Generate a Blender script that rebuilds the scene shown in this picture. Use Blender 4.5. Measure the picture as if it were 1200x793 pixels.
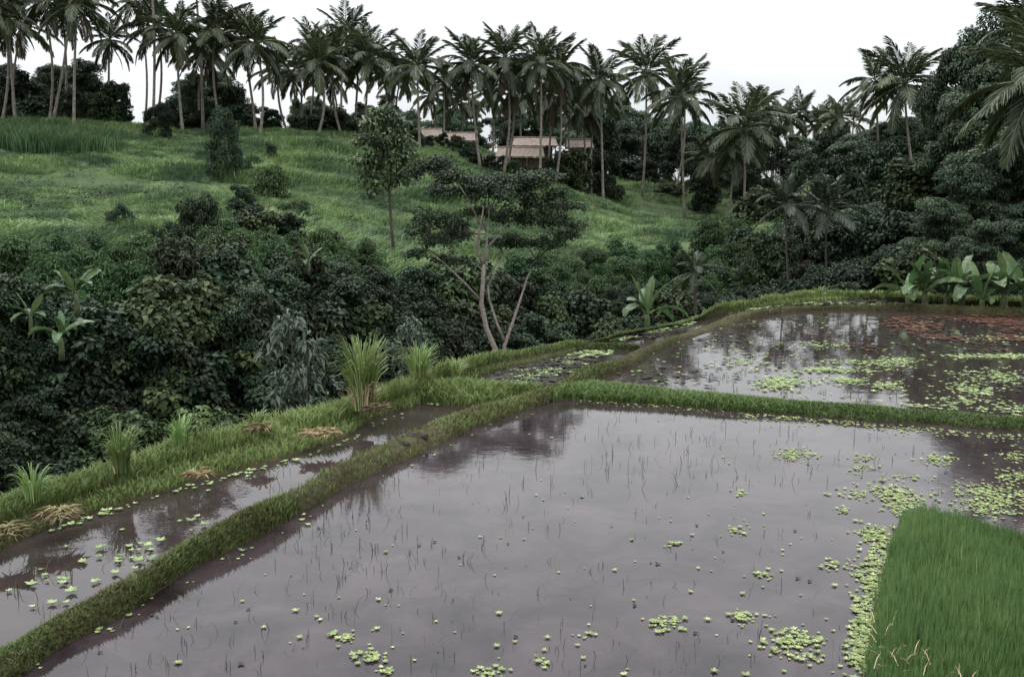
import bpy, math, random
import numpy as np
from mathutils import Vector

for o in list(bpy.data.objects):
    bpy.data.objects.remove(o)
SC = bpy.context.scene
COL = SC.collection
R = math.radians
rng = np.random.default_rng(11)
random.seed(5)

# ------------------------------------------------------------------ camera
CH = 3.5            # eye height above the paddy water
F = 1170.0          # focal length in photo pixels (photo is 1200 x 793)
PITCH = 8.34
cam = bpy.data.cameras.new('camera')
cam.sensor_width = 36.0
cam.lens = 36.0 * F / 1200.0
cam.clip_start = 0.1
cam.clip_end = 3000
camo = bpy.data.objects.new('camera', cam)
camo.location = (0, 0, CH)
camo.rotation_euler = (R(90 - PITCH), 0, 0)
COL.objects.link(camo)
SC.camera = camo

# ------------------------------------------------------------------ sky, sun, exposure
SUN_EL, SUN_AZ = 58.0, -25.0      # degrees; azimuth from +Y (straight ahead), negative = left
world = bpy.data.worlds.new('World')
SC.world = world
world.use_nodes = True
nt = world.node_tree
nt.nodes.clear()
out = nt.nodes.new('ShaderNodeOutputWorld')
sky = nt.nodes.new('ShaderNodeTexSky')
sky.sky_type = 'NISHITA'
sky.sun_disc = False
sky.sun_elevation = R(SUN_EL)
sky.sun_rotation = R(SUN_AZ)
sky.dust_density = 3.0
bg1 = nt.nodes.new('ShaderNodeBackground')
bg1.inputs['Strength'].default_value = 0.12
nt.links.new(sky.outputs[0], bg1.inputs['Color'])
tc = nt.nodes.new('ShaderNodeTexCoord')
mp = nt.nodes.new('ShaderNodeMapping')
mp.inputs['Scale'].default_value = (1.0, 1.0, 3.2)
nt.links.new(tc.outputs['Generated'], mp.inputs[0])
nz = nt.nodes.new('ShaderNodeTexNoise')
nz.inputs['Scale'].default_value = 2.4
nz.inputs['Detail'].default_value = 7
nz.inputs['Roughness'].default_value = 0.62
nt.links.new(mp.outputs[0], nz.inputs['Vector'])
cr = nt.nodes.new('ShaderNodeValToRGB')
cr.color_ramp.elements[0].position = 0.34
cr.color_ramp.elements[0].color = (0.64, 0.68, 0.71, 1)
cr.color_ramp.elements[1].position = 0.60
cr.color_ramp.elements[1].color = (0.81, 0.83, 0.845, 1)
nt.links.new(nz.outputs[0], cr.inputs[0])
bg2 = nt.nodes.new('ShaderNodeBackground')
nt.links.new(cr.outputs[0], bg2.inputs['Color'])
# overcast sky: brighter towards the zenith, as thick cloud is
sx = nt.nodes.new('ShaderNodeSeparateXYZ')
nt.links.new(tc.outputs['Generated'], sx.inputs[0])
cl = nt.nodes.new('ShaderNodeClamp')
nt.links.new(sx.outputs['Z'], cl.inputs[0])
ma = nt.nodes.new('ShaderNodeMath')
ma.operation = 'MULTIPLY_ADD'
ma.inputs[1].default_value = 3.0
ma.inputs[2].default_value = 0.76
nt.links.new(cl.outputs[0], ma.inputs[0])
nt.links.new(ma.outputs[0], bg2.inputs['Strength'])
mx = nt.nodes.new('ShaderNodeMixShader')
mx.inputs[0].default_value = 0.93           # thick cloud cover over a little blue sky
nt.links.new(bg1.outputs[0], mx.inputs[1])
nt.links.new(bg2.outputs[0], mx.inputs[2])
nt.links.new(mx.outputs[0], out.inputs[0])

sl = bpy.data.lights.new('sun', 'SUN')
sl.energy = 1.0
sl.angle = R(25)
sl.color = (1.0, 0.96, 0.9)
so = bpy.data.objects.new('sun', sl)
az, el = R(SUN_AZ), R(SUN_EL)
sd = Vector((math.sin(az) * math.cos(el), math.cos(az) * math.cos(el), math.sin(el)))
so.rotation_euler = sd.to_track_quat('Z', 'Y').to_euler()
so.location = (0, 30, 60)
COL.objects.link(so)

SC.view_settings.view_transform = 'Standard'
SC.view_settings.look = 'None'
SC.view_settings.exposure = 0.3
SC.view_settings.gamma = 1.0
SC.view_settings.use_curve_mapping = False

# ------------------------------------------------------------------ pixel -> place
_cp, _sp = math.cos(R(PITCH)), math.sin(R(PITCH))


def ray(px, py):
    xc, yc = (px - 600.0) / F, -(py - 396.5) / F
    return xc, _cp + _sp * yc, -_sp + _cp * yc


def W(px, py, z=0.0):
    """where the pixel's ray meets height z"""
    dx, dy, dz = ray(px, py)
    t = (z - CH) / dz
    return np.array((dx * t, dy * t, z))


def atD(px, py, D):
    """the point on the pixel's ray at distance D straight ahead"""
    dx, dy, dz = ray(px, py)
    t = D / dy
    return np.array((dx * t, D, CH + dz * t))


# ------------------------------------------------------------------ terrain
def KD(px, D):
    """the far side behind the back pond lies deeper than the left hill: its palms mirror low in the water"""
    def ss(v, a, b):
        v = min(max((v - a) / (b - a), 0.0), 1.0)
        return v * v * (3 - 2 * v)
    return 1 + .4 * ss(px, 680, 740) * (1 - ss(px, 1085, 1125)) * ss(D, 58, 78)


ctl = []
for px, D, z in [(-300, 13, -3), (0, 17, -4.2), (200, 19.5, -4.5), (400, 24, -4.8), (600, 31, -4.8), (750, 37, -4.2),
                 (850, 42, -2), (950, 45, -1.2), (1050, 44, -.4), (1200, 42, .2), (1500, 42, 1.0),
                 (700, 45, -1.5), (800, 48, -1.4), (860, 54, -1.0), (600, 38, -1.5), (500, 33.5, -1.3), (400, 28.5, -.9), (300, 26, -.6), (200, 24, -.4), (0, 21.5, -.3), (-250, 19, -.3), (700, 52, -1.0), (600, 46, -.8), (400, 34, -.2), (200, 29, .3), (0, 27, .4),
                 (0, 145, 8), (200, 145, 8), (400, 145, 7.5), (600, 150, 7), (-300, 120, 10), (700, 150, 6), (850, 130, 4),
                 (960, 110, 4), (1050, 90, 4.0), (1200, 70, 4.5), (1450, 60, 5), (1100, 58, 1.6), (980, 70, .8), (1300, 100, 8), (1100, 140, 7),
                 (-300, 8, -2.2), (300, 9, -2), (700, 12, -2), (900, 20, -2), (1300, 15, -2), (1300, 28, -1)]:
    k = KD(px, D)
    p = atD(px, 300, D * k)
    ctl.append((p[0], p[1], CH + (z - CH) * k))
for px, py, D in [(-250, 245, 46), (0, 240, 48), (200, 240, 52), (400, 225, 68), (550, 222, 85), (700, 262, 72), (820, 278, 65),
                  (-250, 148, 88), (0, 150, 90), (100, 151, 92), (200, 150, 95), (300, 159, 98), (400, 166, 100), (480, 180, 105),
                  (560, 198, 104), (640, 214, 104), (705, 242, 96), (800, 258, 85), (870, 267, 80), (580, 182, 122), (500, 172, 125)]:
    ctl.append(tuple(atD(px, py, D * KD(px, D))))
ctl = np.array(ctl)


def _phi(r2):
    return 0.5 * r2 * np.log(r2 + 1e-9)


_n = len(ctl)
_d2 = ((ctl[:, None, :2] - ctl[None, :, :2]) ** 2).sum(-1)
_A = np.zeros((_n + 3, _n + 3))
_A[:_n, :_n] = _phi(_d2) + np.eye(_n) * 6.0
_A[:_n, _n] = 1
_A[:_n, _n + 1:] = ctl[:, :2]
_A[_n:, :_n] = _A[:_n, _n:].T
_w = np.linalg.solve(_A, np.concatenate([ctl[:, 2], np.zeros(3)]))

_nr = np.random.default_rng(3)
_nk = _nr.normal(size=(40, 2))
_nk /= np.linalg.norm(_nk, axis=1)[:, None]
_nk *= np.geomspace(0.12, 2.6, 40)[:, None]
_np = _nr.uniform(0, 6.28, 40)


def fbm(x, y, f=1.0):
    x = np.asarray(x, float)
    s = np.zeros_like(x)
    for k, ph in zip(_nk, _np):
        kk = np.hypot(*k)
        s = s + np.sin((k[0] * x + k[1] * y) * f + ph + 1.3 * np.sin(.37 * (k[1] * x - k[0] * y) * f + 2 * ph)) * (0.12 / kk) ** .75
    return s * .5


def T(x, y):
    """ground height of the ravine and the hill"""
    x = np.atleast_1d(np.asarray(x, float))
    y = np.atleast_1d(np.asarray(y, float))
    r = np.hypot(x, y)
    a = np.clip(np.arctan2(x, y), R(-40), R(40))
    rc = np.clip(r, 3, 215)
    xx, yy = np.sin(a) * rc, np.cos(a) * rc
    d2 = (xx[..., None] - ctl[:, 0]) ** 2 + (yy[..., None] - ctl[:, 1]) ** 2
    z = _phi(d2) @ _w[:_n] + _w[_n] + _w[_n + 1] * xx + _w[_n + 2] * yy
    z = z - np.clip((r - 215) / 300, 0, 1) * 6
    return z + fbm(xx, yy) * 0.2 * np.clip((r - 10) / 30, 0, 1.6)


def T1(x, y):
    return float(T(x, y)[0])


def hit(px, py, d0=14.0, d1=160.0):
    """first point of the pixel's ray on the hill"""
    dx, dy, dz = ray(px, py)
    D = np.linspace(d0, d1, 900)
    t = D / dy
    z = CH + dz * t
    below = z < T(dx * t, D)
    i = int(np.argmax(below)) if below.any() else len(D) - 1
    return np.array((dx * t[i], D[i], T1(dx * t[i], D[i])))


# ------------------------------------------------------------------ object helpers
def mesh_np(name, V, tris, mat, v=None, smooth=False, quads=None):
    me = bpy.data.meshes.new(name)
    V = np.asarray(V, np.float32).reshape(-1, 3)
    fl, st, tot = [], [], []
    pos = 0
    if tris is not None and len(tris):
        tris = np.asarray(tris, np.int32).reshape(-1, 3)
        fl.append(tris.ravel())
        st.append(np.arange(len(tris)) * 3 + pos)
        tot.append(np.full(len(tris), 3))
        pos += tris.size
    if quads is not None and len(quads):
        quads = np.asarray(quads, np.int32).reshape(-1, 4)
        fl.append(quads.ravel())
        st.append(np.arange(len(quads)) * 4 + pos)
        tot.append(np.full(len(quads), 4))
        pos += quads.size
    fl, st, tot = np.concatenate(fl), np.concatenate(st), np.concatenate(tot)
    me.vertices.add(len(V))
    me.vertices.foreach_set('co', V.ravel())
    me.loops.add(len(fl))
    me.loops.foreach_set('vertex_index', fl.astype(np.int32))
    me.polygons.add(len(st))
    me.polygons.foreach_set('loop_start', st.astype(np.int32))
    me.polygons.foreach_set('loop_total', tot.astype(np.int32))
    if v is not None:
        at = me.attributes.new('v', 'FLOAT', 'POINT')
        at.data.foreach_set('value', np.asarray(v, np.float32).ravel())
    me.update(calc_edges=True)
    me.validate()
    if smooth:
        me.polygons.foreach_set('use_smooth', np.ones(len(me.polygons), bool))
    if mat:
        me.materials.append(mat)
    return me


def obj(name, me, parent=None, loc=(0, 0, 0), rz=0.0, scale=1.0, rot=None):
    o = bpy.data.objects.new(name, me)
    COL.objects.link(o)
    o.location = [float(c) for c in loc]
    o.rotation_euler = rot if rot is not None else (0, 0, rz)
    o.scale = (scale,) * 3 if np.isscalar(scale) else scale
    if parent:
        o.parent = parent
    return o


def tag(o, label=None, cat=None, group=None, kind=None):
    if label:
        o['label'] = label
    if cat:
        o['category'] = cat
    if group:
        o['group'] = group
    if kind:
        o['kind'] = kind
    return o


def thing(name, label, cat, loc, rz=0.0, group=None, scale=1.0):
    return tag(obj(name, None, None, loc, rz, scale), label, cat, group)


class MB:
    """collects vertices and faces"""

    def __init__(s):
        s.V, s.T, s.Q, s.v, s.n = [], [], [], [], 0

    def add(s, V, tris=None, quads=None, v=0.5):
        V = np.asarray(V, float).reshape(-1, 3)
        s.V.append(V)
        if tris is not None and len(tris):
            s.T.append(np.asarray(tris, int).reshape(-1, 3) + s.n)
        if quads is not None and len(quads):
            s.Q.append(np.asarray(quads, int).reshape(-1, 4) + s.n)
        s.v.append(np.broadcast_to(np.asarray(v, float), (len(V),)).copy())
        s.n += len(V)
        return s

    def mesh(s, name, mat, smooth=False):
        return mesh_np(name, np.concatenate(s.V), np.concatenate(s.T) if s.T else None, mat, np.concatenate(s.v), smooth,
                       np.concatenate(s.Q) if s.Q else None)

    def tube(s, pts, rad, sides=7, v=0.5, cap=True):
        P = np.asarray(pts, float)
        n = len(P)
        rad = np.broadcast_to(np.asarray(rad, float), (n,))
        tg = np.gradient(P, axis=0)
        tg /= np.linalg.norm(tg, axis=1)[:, None] + 1e-9
        ref = np.array((1.0, .15, 0.05)) if abs(tg[0][2]) > .6 else np.array((0, 0, 1.0))
        u = np.cross(tg, ref)
        u /= np.linalg.norm(u, axis=1)[:, None] + 1e-9
        w = np.cross(tg, u)
        a = np.arange(sides) / sides * 2 * math.pi
        V = (P[:, None] + (u[:, None] * np.cos(a)[None, :, None] + w[:, None] * np.sin(a)[None, :, None]) * rad[:, None, None]).reshape(-1, 3)
        i, j = np.meshgrid(np.arange(n - 1), np.arange(sides), indexing='ij')
        k = (j + 1) % sides
        q = np.stack([i * sides + j, i * sides + k, (i + 1) * sides + k, (i + 1) * sides + j], -1).reshape(-1, 4)
        tr = []
        if cap:
            V = np.concatenate([V, P[:1], P[-1:]])
            c0, c1 = n * sides, n * sides + 1
            for j in range(sides):
                tr.append((c0, (j + 1) % sides, j))
                tr.append((c1, (n - 1) * sides + j, (n - 1) * sides + (j + 1) % sides))
        s.add(V, tr, q, v)
        return s

    def leaves(s, C, N, Tn, L, Wd, v, fold=0.16):
        """pointed two-triangle leaves: base C, normal N, direction Tn, length L, half-width Wd"""
        n = len(C)
        Tn = Tn - N * (Tn * N).sum(1)[:, None]
        Tn /= np.linalg.norm(Tn, axis=1)[:, None] + 1e-9
        S = np.cross(N, Tn)
        L = np.broadcast_to(L, (n,))[:, None]
        Wd = np.broadcast_to(Wd, (n,))[:, None]
        V = np.stack([C, C + Tn * L * .45 + S * Wd + N * L * fold, C + Tn * L - N * L * .1, C + Tn * L * .45 - S * Wd + N * L * fold], 1)
        b = np.arange(n)[:, None] * 4
        tr = np.concatenate([b + np.array([[0, 2, 1]]), b + np.array([[0, 3, 2]])], 0)
        s.add(V.reshape(-1, 3), tr, None, np.repeat(np.broadcast_to(v, (n,)), 4))
        return s

    def blades(s, B, H, Wd, lean, head, v, curl=1.0):
        """grass blades: base B, height H, half-width Wd, lean distance, heading angle"""
        n = len(B)
        H, Wd, lean, head = [np.broadcast_to(a, (n,))[:, None] for a in (H, Wd, lean, head)]
        d = np.concatenate([np.cos(head), np.sin(head), np.zeros_like(head)], 1)
        pa = head + 1.57 + rng.uniform(-.9, .9, (n, 1))
        sd_ = np.concatenate([np.cos(pa), np.sin(pa), np.zeros_like(head)], 1)
        up = np.array((0, 0, 1.0))
        mid = B + up * H * .62 + d * lean * .38
        tip = B + up * H * (1 - .12 * curl) + d * lean
        V = np.stack([B + sd_ * Wd, B - sd_ * Wd, mid + sd_ * Wd * .8, mid - sd_ * Wd * .8, tip], 1)
        b = np.arange(n)[:, None] * 5
        tr = np.concatenate([b + np.array([[0, 1, 3]]), b + np.array([[0, 3, 2]]), b + np.array([[2, 3, 4]])], 0)
        s.add(V.reshape(-1, 3), tr, None, np.repeat(np.broadcast_to(v, (n,)), 5))
        return s


def sph(n, r=rng):
    u = r.normal(size=(n, 3))
    return u / (np.linalg.norm(u, axis=1)[:, None] + 1e-9)


# ------------------------------------------------------------------ materials
def new_mat(name):
    m = bpy.data.materials.new(name)
    m.use_nodes = True
    return m, m.node_tree, m.node_tree.nodes['Principled BSDF']


def leaf_mat(name, dark, mid, light, rough=0.5, transl=0.25, spec=0.35, patch=0.0, patch_scale=.25, patch_col=None, objrand=.25):
    m, t, b = new_mat(name)
    N, Lk = t.nodes, t.links
    at = N.new('ShaderNodeAttribute')
    at.attribute_name = 'v'
    ramp = N.new('ShaderNodeValToRGB')
    e = ramp.color_ramp.elements
    e[0].color = (*dark, 1)
    e[1].color = (*light, 1)
    k = e.new(.55)
    k.color = (*mid, 1)
    Lk.new(at.outputs['Fac'], ramp.inputs[0])
    col = ramp.outputs[0]
    if patch > 0:
        g = N.new('ShaderNodeNewGeometry')
        n = N.new('ShaderNodeTexNoise')
        n.inputs['Scale'].default_value = patch_scale
        n.inputs['Detail'].default_value = 4
        Lk.new(g.outputs['Position'], n.inputs['Vector'])
        r2 = N.new('ShaderNodeMapRange')
        r2.inputs[1].default_value = .42
        r2.inputs[2].default_value = .62
        r2.inputs[3].default_value = 0
        r2.inputs[4].default_value = patch
        Lk.new(n.outputs[0], r2.inputs[0])
        mxn = N.new('ShaderNodeMix')
        mxn.data_type = 'RGBA'
        Lk.new(r2.outputs[0], mxn.inputs[0])
        Lk.new(col, mxn.inputs[6])
        mxn.inputs[7].default_value = (*(patch_col or light), 1)
        col = mxn.outputs[2]
    oi = N.new('ShaderNodeObjectInfo')
    mr = N.new('ShaderNodeMapRange')
    mr.inputs[3].default_value = 1 - objrand
    mr.inputs[4].default_value = 1 + objrand
    Lk.new(oi.outputs['Random'], mr.inputs[0])
    hs = N.new('ShaderNodeHueSaturation')
    m7 = N.new('ShaderNodeMath')
    m7.operation = 'MULTIPLY'
    m7.inputs[1].default_value = 7.31
    Lk.new(oi.outputs['Random'], m7.inputs[0])
    fr = N.new('ShaderNodeMath')
    fr.operation = 'FRACT'
    Lk.new(m7.outputs[0], fr.inputs[0])
    mh = N.new('ShaderNodeMapRange')
    mh.inputs[3].default_value = .475
    mh.inputs[4].default_value = .515
    Lk.new(fr.outputs[0], mh.inputs[0])
    Lk.new(mh.outputs[0], hs.inputs['Hue'])
    Lk.new(mr.outputs[0], hs.inputs['Value'])
    Lk.new(col, hs.inputs['Color'])
    col = hs.outputs[0]
    Lk.new(col, b.inputs['Base Color'])
    b.inputs['Roughness'].default_value = rough
    b.inputs['Specular IOR Level'].default_value = spec
    tr = N.new('ShaderNodeBsdfTranslucent')
    Lk.new(col, tr.inputs['Color'])
    ms = N.new('ShaderNodeMixShader')
    ms.inputs[0].default_value = transl
    Lk.new(b.outputs[0], ms.inputs[1])
    Lk.new(tr.outputs[0], ms.inputs[2])
    Lk.new(ms.outputs[0], N['Material Output'].inputs[0])
    return m


def earth_mat(name, c1, c2, c3, scale=2.0, bump=.4, rough=.95, scale2=14.0):
    m, t, b = new_mat(name)
    N, Lk = t.nodes, t.links
    g = N.new('ShaderNodeNewGeometry')
    n = N.new('ShaderNodeTexNoise')
    n.inputs['Scale'].default_value = scale
    n.inputs['Detail'].default_value = 8
    n.inputs['Roughness'].default_value = .65
    Lk.new(g.outputs['Position'], n.inputs['Vector'])
    ramp = N.new('ShaderNodeValToRGB')
    e = ramp.color_ramp.elements
    e[0].position, e[1].position = .33, .68
    e[0].color, e[1].color = (*c1, 1), (*c3, 1)
    k = e.new(.5)
    k.color = (*c2, 1)
    Lk.new(n.outputs[0], ramp.inputs[0])
    Lk.new(ramp.outputs[0], b.inputs['Base Color'])
    n2 = N.new('ShaderNodeTexNoise')
    n2.inputs['Scale'].default_value = scale2
    n2.inputs['Detail'].default_value = 6
    Lk.new(g.outputs['Position'], n2.inputs['Vector'])
    bp = N.new('ShaderNodeBump')
    bp.inputs['Strength'].default_value = bump
    bp.inputs['Distance'].default_value = .08
    Lk.new(n2.outputs[0], bp.inputs['Height'])
    Lk.new(bp.outputs[0], b.inputs['Normal'])
    b.inputs['Roughness'].default_value = rough
    b.inputs['Specular IOR Level'].default_value = .2
    return m


def bark_mat(name, c1, c2, ring=0.0, scale=9.0):
    m, t, b = new_mat(name)
    N, Lk = t.nodes, t.links
    tc = N.new('ShaderNodeTexCoord')
    n = N.new('ShaderNodeTexNoise')
    n.inputs['Scale'].default_value = scale
    n.inputs['Detail'].default_value = 6
    Lk.new(tc.outputs['Object'], n.inputs['Vector'])
    ramp = N.new('ShaderNodeValToRGB')
    e = ramp.color_ramp.elements
    e[0].position, e[1].position = .35, .65
    e[0].color, e[1].color = (*c1, 1), (*c2, 1)
    Lk.new(n.outputs[0], ramp.inputs[0])
    Lk.new(ramp.outputs[0], b.inputs['Base Color'])
    h = n.outputs[0]
    if ring:
        w = N.new('ShaderNodeTexWave')
        w.bands_direction = 'Z'
        w.inputs['Scale'].default_value = ring
        w.inputs['Distortion'].default_value = 1.5
        Lk.new(tc.outputs['Object'], w.inputs['Vector'])
        h = w.outputs['Fac']
    bp = N.new('ShaderNodeBump')
    bp.inputs['Strength'].default_value = .5
    bp.inputs['Distance'].default_value = .03
    Lk.new(h, bp.inputs['Height'])
    Lk.new(bp.outputs[0], b.inputs['Normal'])
    b.inputs['Roughness'].default_value = .9
    return m


M = {}
M['ground'] = earth_mat('hill_soil', (.030, .042, .018), (.05, .075, .028), (.08, .11, .042), .35, .6)
M['mud'] = earth_mat('bund_mud', (.030, .022, .014), (.05, .042, .02), (.055, .065, .025), 3.0, .7)
M['mudpatch'] = earth_mat('wet_mud', (.018, .012, .010), (.030, .020, .016), (.05, .032, .025), 6.0, .8, .45, 30)
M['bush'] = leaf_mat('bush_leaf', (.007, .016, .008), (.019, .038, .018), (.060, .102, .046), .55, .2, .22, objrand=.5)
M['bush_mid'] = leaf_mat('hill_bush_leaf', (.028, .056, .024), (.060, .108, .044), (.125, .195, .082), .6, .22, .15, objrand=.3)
M['bush_y'] = leaf_mat('yellowish_bush_leaf', (.014, .026, .010), (.034, .056, .020), (.10, .14, .05), .55, .22, .2, objrand=.3)
M['bush_b'] = leaf_mat('olive_bush_leaf', (.012, .018, .009), (.027, .038, .019), (.07, .09, .045), .6, .2, .18, objrand=.3)
M['jungle'] = leaf_mat('jungle_leaf', (.024, .042, .025), (.060, .094, .053), (.14, .195, .105), .55, .2, .22, objrand=.5)
M['albizia'] = leaf_mat('albizia_leaf', (.012, .024, .013), (.026, .046, .022), (.09, .15, .045), .5, .2, .3)
M['slim'] = leaf_mat('slim_tree_leaf', (.030, .055, .026), (.070, .110, .054), (.15, .21, .10), .45, .2, .35)
M['pale'] = leaf_mat('pale_shrub_leaf', (.030, .050, .032), (.070, .10, .068), (.15, .20, .14), .4, .2, .4)
M['frond'] = leaf_mat('palm_leaflet', (.028, .040, .018), (.062, .084, .038), (.15, .175, .085), .38, .2, .5, objrand=.35)
M['frond_dark'] = leaf_mat('dark_palm_leaflet', (.012, .022, .011), (.026, .044, .021), (.075, .10, .05), .35, .15, .5)  # darker version of the palm leaflet colours, for the small young palms
M['frond_dead'] = leaf_mat('dead_palm_leaflet', (.05, .04, .025), (.09, .07, .045), (.14, .11, .07), .7, .15, .2)
M['banana'] = leaf_mat('banana_leaf', (.030, .064, .022), (.058, .112, .040), (.12, .175, .07), .42, .25, .4, objrand=.25)
M['grass'] = leaf_mat('hill_grass', (.092, .148, .058), (.198, .295, .122), (.32, .42, .19), .6, .25, .2, .9, .2, (.062, .110, .058))
M['bank'] = leaf_mat('bank_grass', (.055, .090, .026), (.120, .180, .058), (.20, .27, .095), .55, .25, .25, .5, 1.1, (.085, .125, .035))
M['bund'] = leaf_mat('bund_grass', (.055, .075, .025), (.10, .135, .045), (.17, .20, .08), .6, .22, .2, .75, 1.6, (.085, .070, .032))
M['bundg'] = leaf_mat('bund_grass_green', (.050, .082, .026), (.100, .155, .050), (.17, .235, .082), .6, .22, .2, .35, 1.2, (.07, .10, .03))
M['rice'] = leaf_mat('rice_seedling', (.080, .128, .040), (.155, .240, .082), (.28, .36, .15), .5, .3, .2, .6, 2.2, (.10, .18, .065))
M['tallgrass'] = leaf_mat('elephant_grass', (.07, .12, .03), (.15, .22, .07), (.28, .36, .15), .5, .28, .3)
M['straw'] = leaf_mat('straw', (.28, .23, .12), (.46, .40, .24), (.62, .57, .38), .8, .1, .15)
M['weed'] = leaf_mat('water_lettuce', (.085, .14, .05), (.21, .29, .105), (.38, .44, .23), .5, .15, .3)
M['redweed'] = leaf_mat('red_water_fern', (.045, .016, .010), (.10, .038, .022), (.16, .075, .04), .7, .1, .2)
M['darkweed'] = leaf_mat('dark_rotting_leaf', (.012, .010, .008), (.022, .018, .012), (.045, .045, .02), .6, .1, .2)
M['sprout'] = leaf_mat('rice_stubble', (.014, .022, .010), (.030, .050, .018), (.075, .12, .035), .6, .15, .2)
M['trunk'] = bark_mat('palm_bark', (.10, .085, .068), (.22, .195, .165), 3.0, 4)
M['bark'] = bark_mat('dark_bark', (.03, .024, .018), (.07, .056, .042))
M['palebark'] = bark_mat('pale_bark', (.15, .12, .10), (.27, .225, .195), 0, 14)
M['banstem'] = bark_mat('banana_stem', (.04, .06, .02), (.09, .10, .045))
M['coconut'] = bark_mat('coconut_husk', (.05, .065, .02), (.10, .10, .04))
M['thatch'] = earth_mat('thatch', (.19, .145, .12), (.27, .215, .185), (.34, .285, .25), 3.0, .8, .95, 25)
M['hutwall'] = earth_mat('woven_wall', (.035, .026, .02), (.06, .045, .034), (.09, .07, .05), 3.0, .5)
M['post'] = bark_mat('hut_post', (.06, .045, .035), (.11, .085, .065))


def water_mat(name, rough, strength, scale, dist, c0=(.022, .016, .016, 1), c1=(.042, .031, .031, 1)):
    m, t, b = new_mat(name)
    N, Lk = t.nodes, t.links
    g = N.new('ShaderNodeNewGeometry')
    n = N.new('ShaderNodeTexNoise')
    n.inputs['Scale'].default_value = 1.1
    n.inputs['Detail'].default_value = 9
    n.inputs['Roughness'].default_value = .68
    n.inputs['Distortion'].default_value = .6
    Lk.new(g.outputs['Position'], n.inputs['Vector'])
    ramp = N.new('ShaderNodeValToRGB')
    e = ramp.color_ramp.elements
    e[0].position, e[1].position = .32, .7
    e[0].color, e[1].color = c0, c1
    Lk.new(n.outputs[0], ramp.inputs[0])
    Lk.new(ramp.outputs[0], b.inputs['Base Color'])
    b.inputs['IOR'].default_value = 1.333
    b.inputs['Roughness'].default_value = rough
    b.inputs['Specular IOR Level'].default_value = .5
    mp = N.new('ShaderNodeMapping')
    mp.inputs['Scale'].default_value = (1, 1, 1)
    Lk.new(g.outputs['Position'], mp.inputs[0])
    n2 = N.new('ShaderNodeTexNoise')
    n2.inputs['Scale'].default_value = scale
    n2.inputs['Detail'].default_value = 5
    n2.inputs['Roughness'].default_value = .55
    Lk.new(mp.outputs[0], n2.inputs['Vector'])
    bp = N.new('ShaderNodeBump')
    bp.inputs['Strength'].default_value = strength
    bp.inputs['Distance'].default_value = dist
    Lk.new(n2.outputs[0], bp.inputs['Height'])
    Lk.new(bp.outputs[0], b.inputs['Normal'])
    return m


M['water'] = water_mat('still_muddy_water', .02, .012, 1.6, .25)
M['rippled'] = water_mat('wind_rippled_muddy_water', .05, .028, 6.0, .04, (.012, .008, .009, 1), (.052, .038, .042, 1))

# ------------------------------------------------------------------ terrace lines, read in photo pixels on the water level
CN = [(-260, 745), (0, 640), (53, 619), (116, 598), (176, 582), (229, 564), (293, 548), (353, 532), (406, 513), (436, 493), (482, 479),
      (506, 466), (545, 447), (590, 432), (650, 418), (695, 402), (740, 389), (800, 377), (860, 364), (930, 356), (1000, 352),
      (1060, 353), (1120, 357), (1200, 361), (1500, 374)]
CF = [(-260, 690), (0, 588), (70, 572), (130, 547), (210, 524), (300, 494), (390, 484), (440, 469), (500, 449), (560, 422), (620, 408),
      (700, 392), (760, 379), (800, 371), (850, 358), (900, 350), (960, 343), (1040, 346), (1100, 351), (1200, 356), (1500, 366)]
AF = [(-150, 832), (0, 757), (141, 688), (173, 672), (247, 629), (353, 580), (422, 539), (482, 507), (556, 479), (609, 465), (658, 450),
      (672, 436), (729, 412), (780, 391), (851, 369), (914, 360), (992, 357), (1083, 360.5), (1200, 363), (1500, 373)]
AN = [(-150, 885), (21, 793), (71, 757), (141, 721), (226, 668), (314, 624), (353, 601), (420, 564), (471, 540), (566, 496), (644, 468),
      (693, 447), (743, 426), (780, 405), (815, 392), (851, 380), (886, 369.5), (921, 365), (978, 362), (1062, 364.5), (1200, 370),
      (1500, 383)]
BF = [(640, 461), (665, 454), (690, 450), (780, 459), (850, 463), (921, 468), (992, 473.5), (1062, 479), (1133, 484), (1200, 491), (1500, 514)]
BN = [(640, 470), (665, 467), (780, 473.5), (850, 480.6), (921, 485), (992, 491), (1062, 496.5), (1133, 503.5), (1200, 508), (1500, 533)]
XF = [(496, 458), (510, 455), (545, 452), (600, 457), (632, 458)]
XN = [(496, 472), (510, 472), (540, 475), (575, 475), (600, 470), (632, 468)]
DF = [(655, 404), (680, 401), (700, 401), (745, 405)]
DN = [(655, 412), (700, 410), (745, 411)]


def poly_y(P, x):
    P = np.array(P, float)
    return np.interp(x, P[:, 0], P[:, 1])


def terrace_Y(px):
    """distance (Y) of the terrace's outer edge along the direction of pixel column px"""
    return W(px, float(poly_y(CF, px)), .3)[1]


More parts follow.
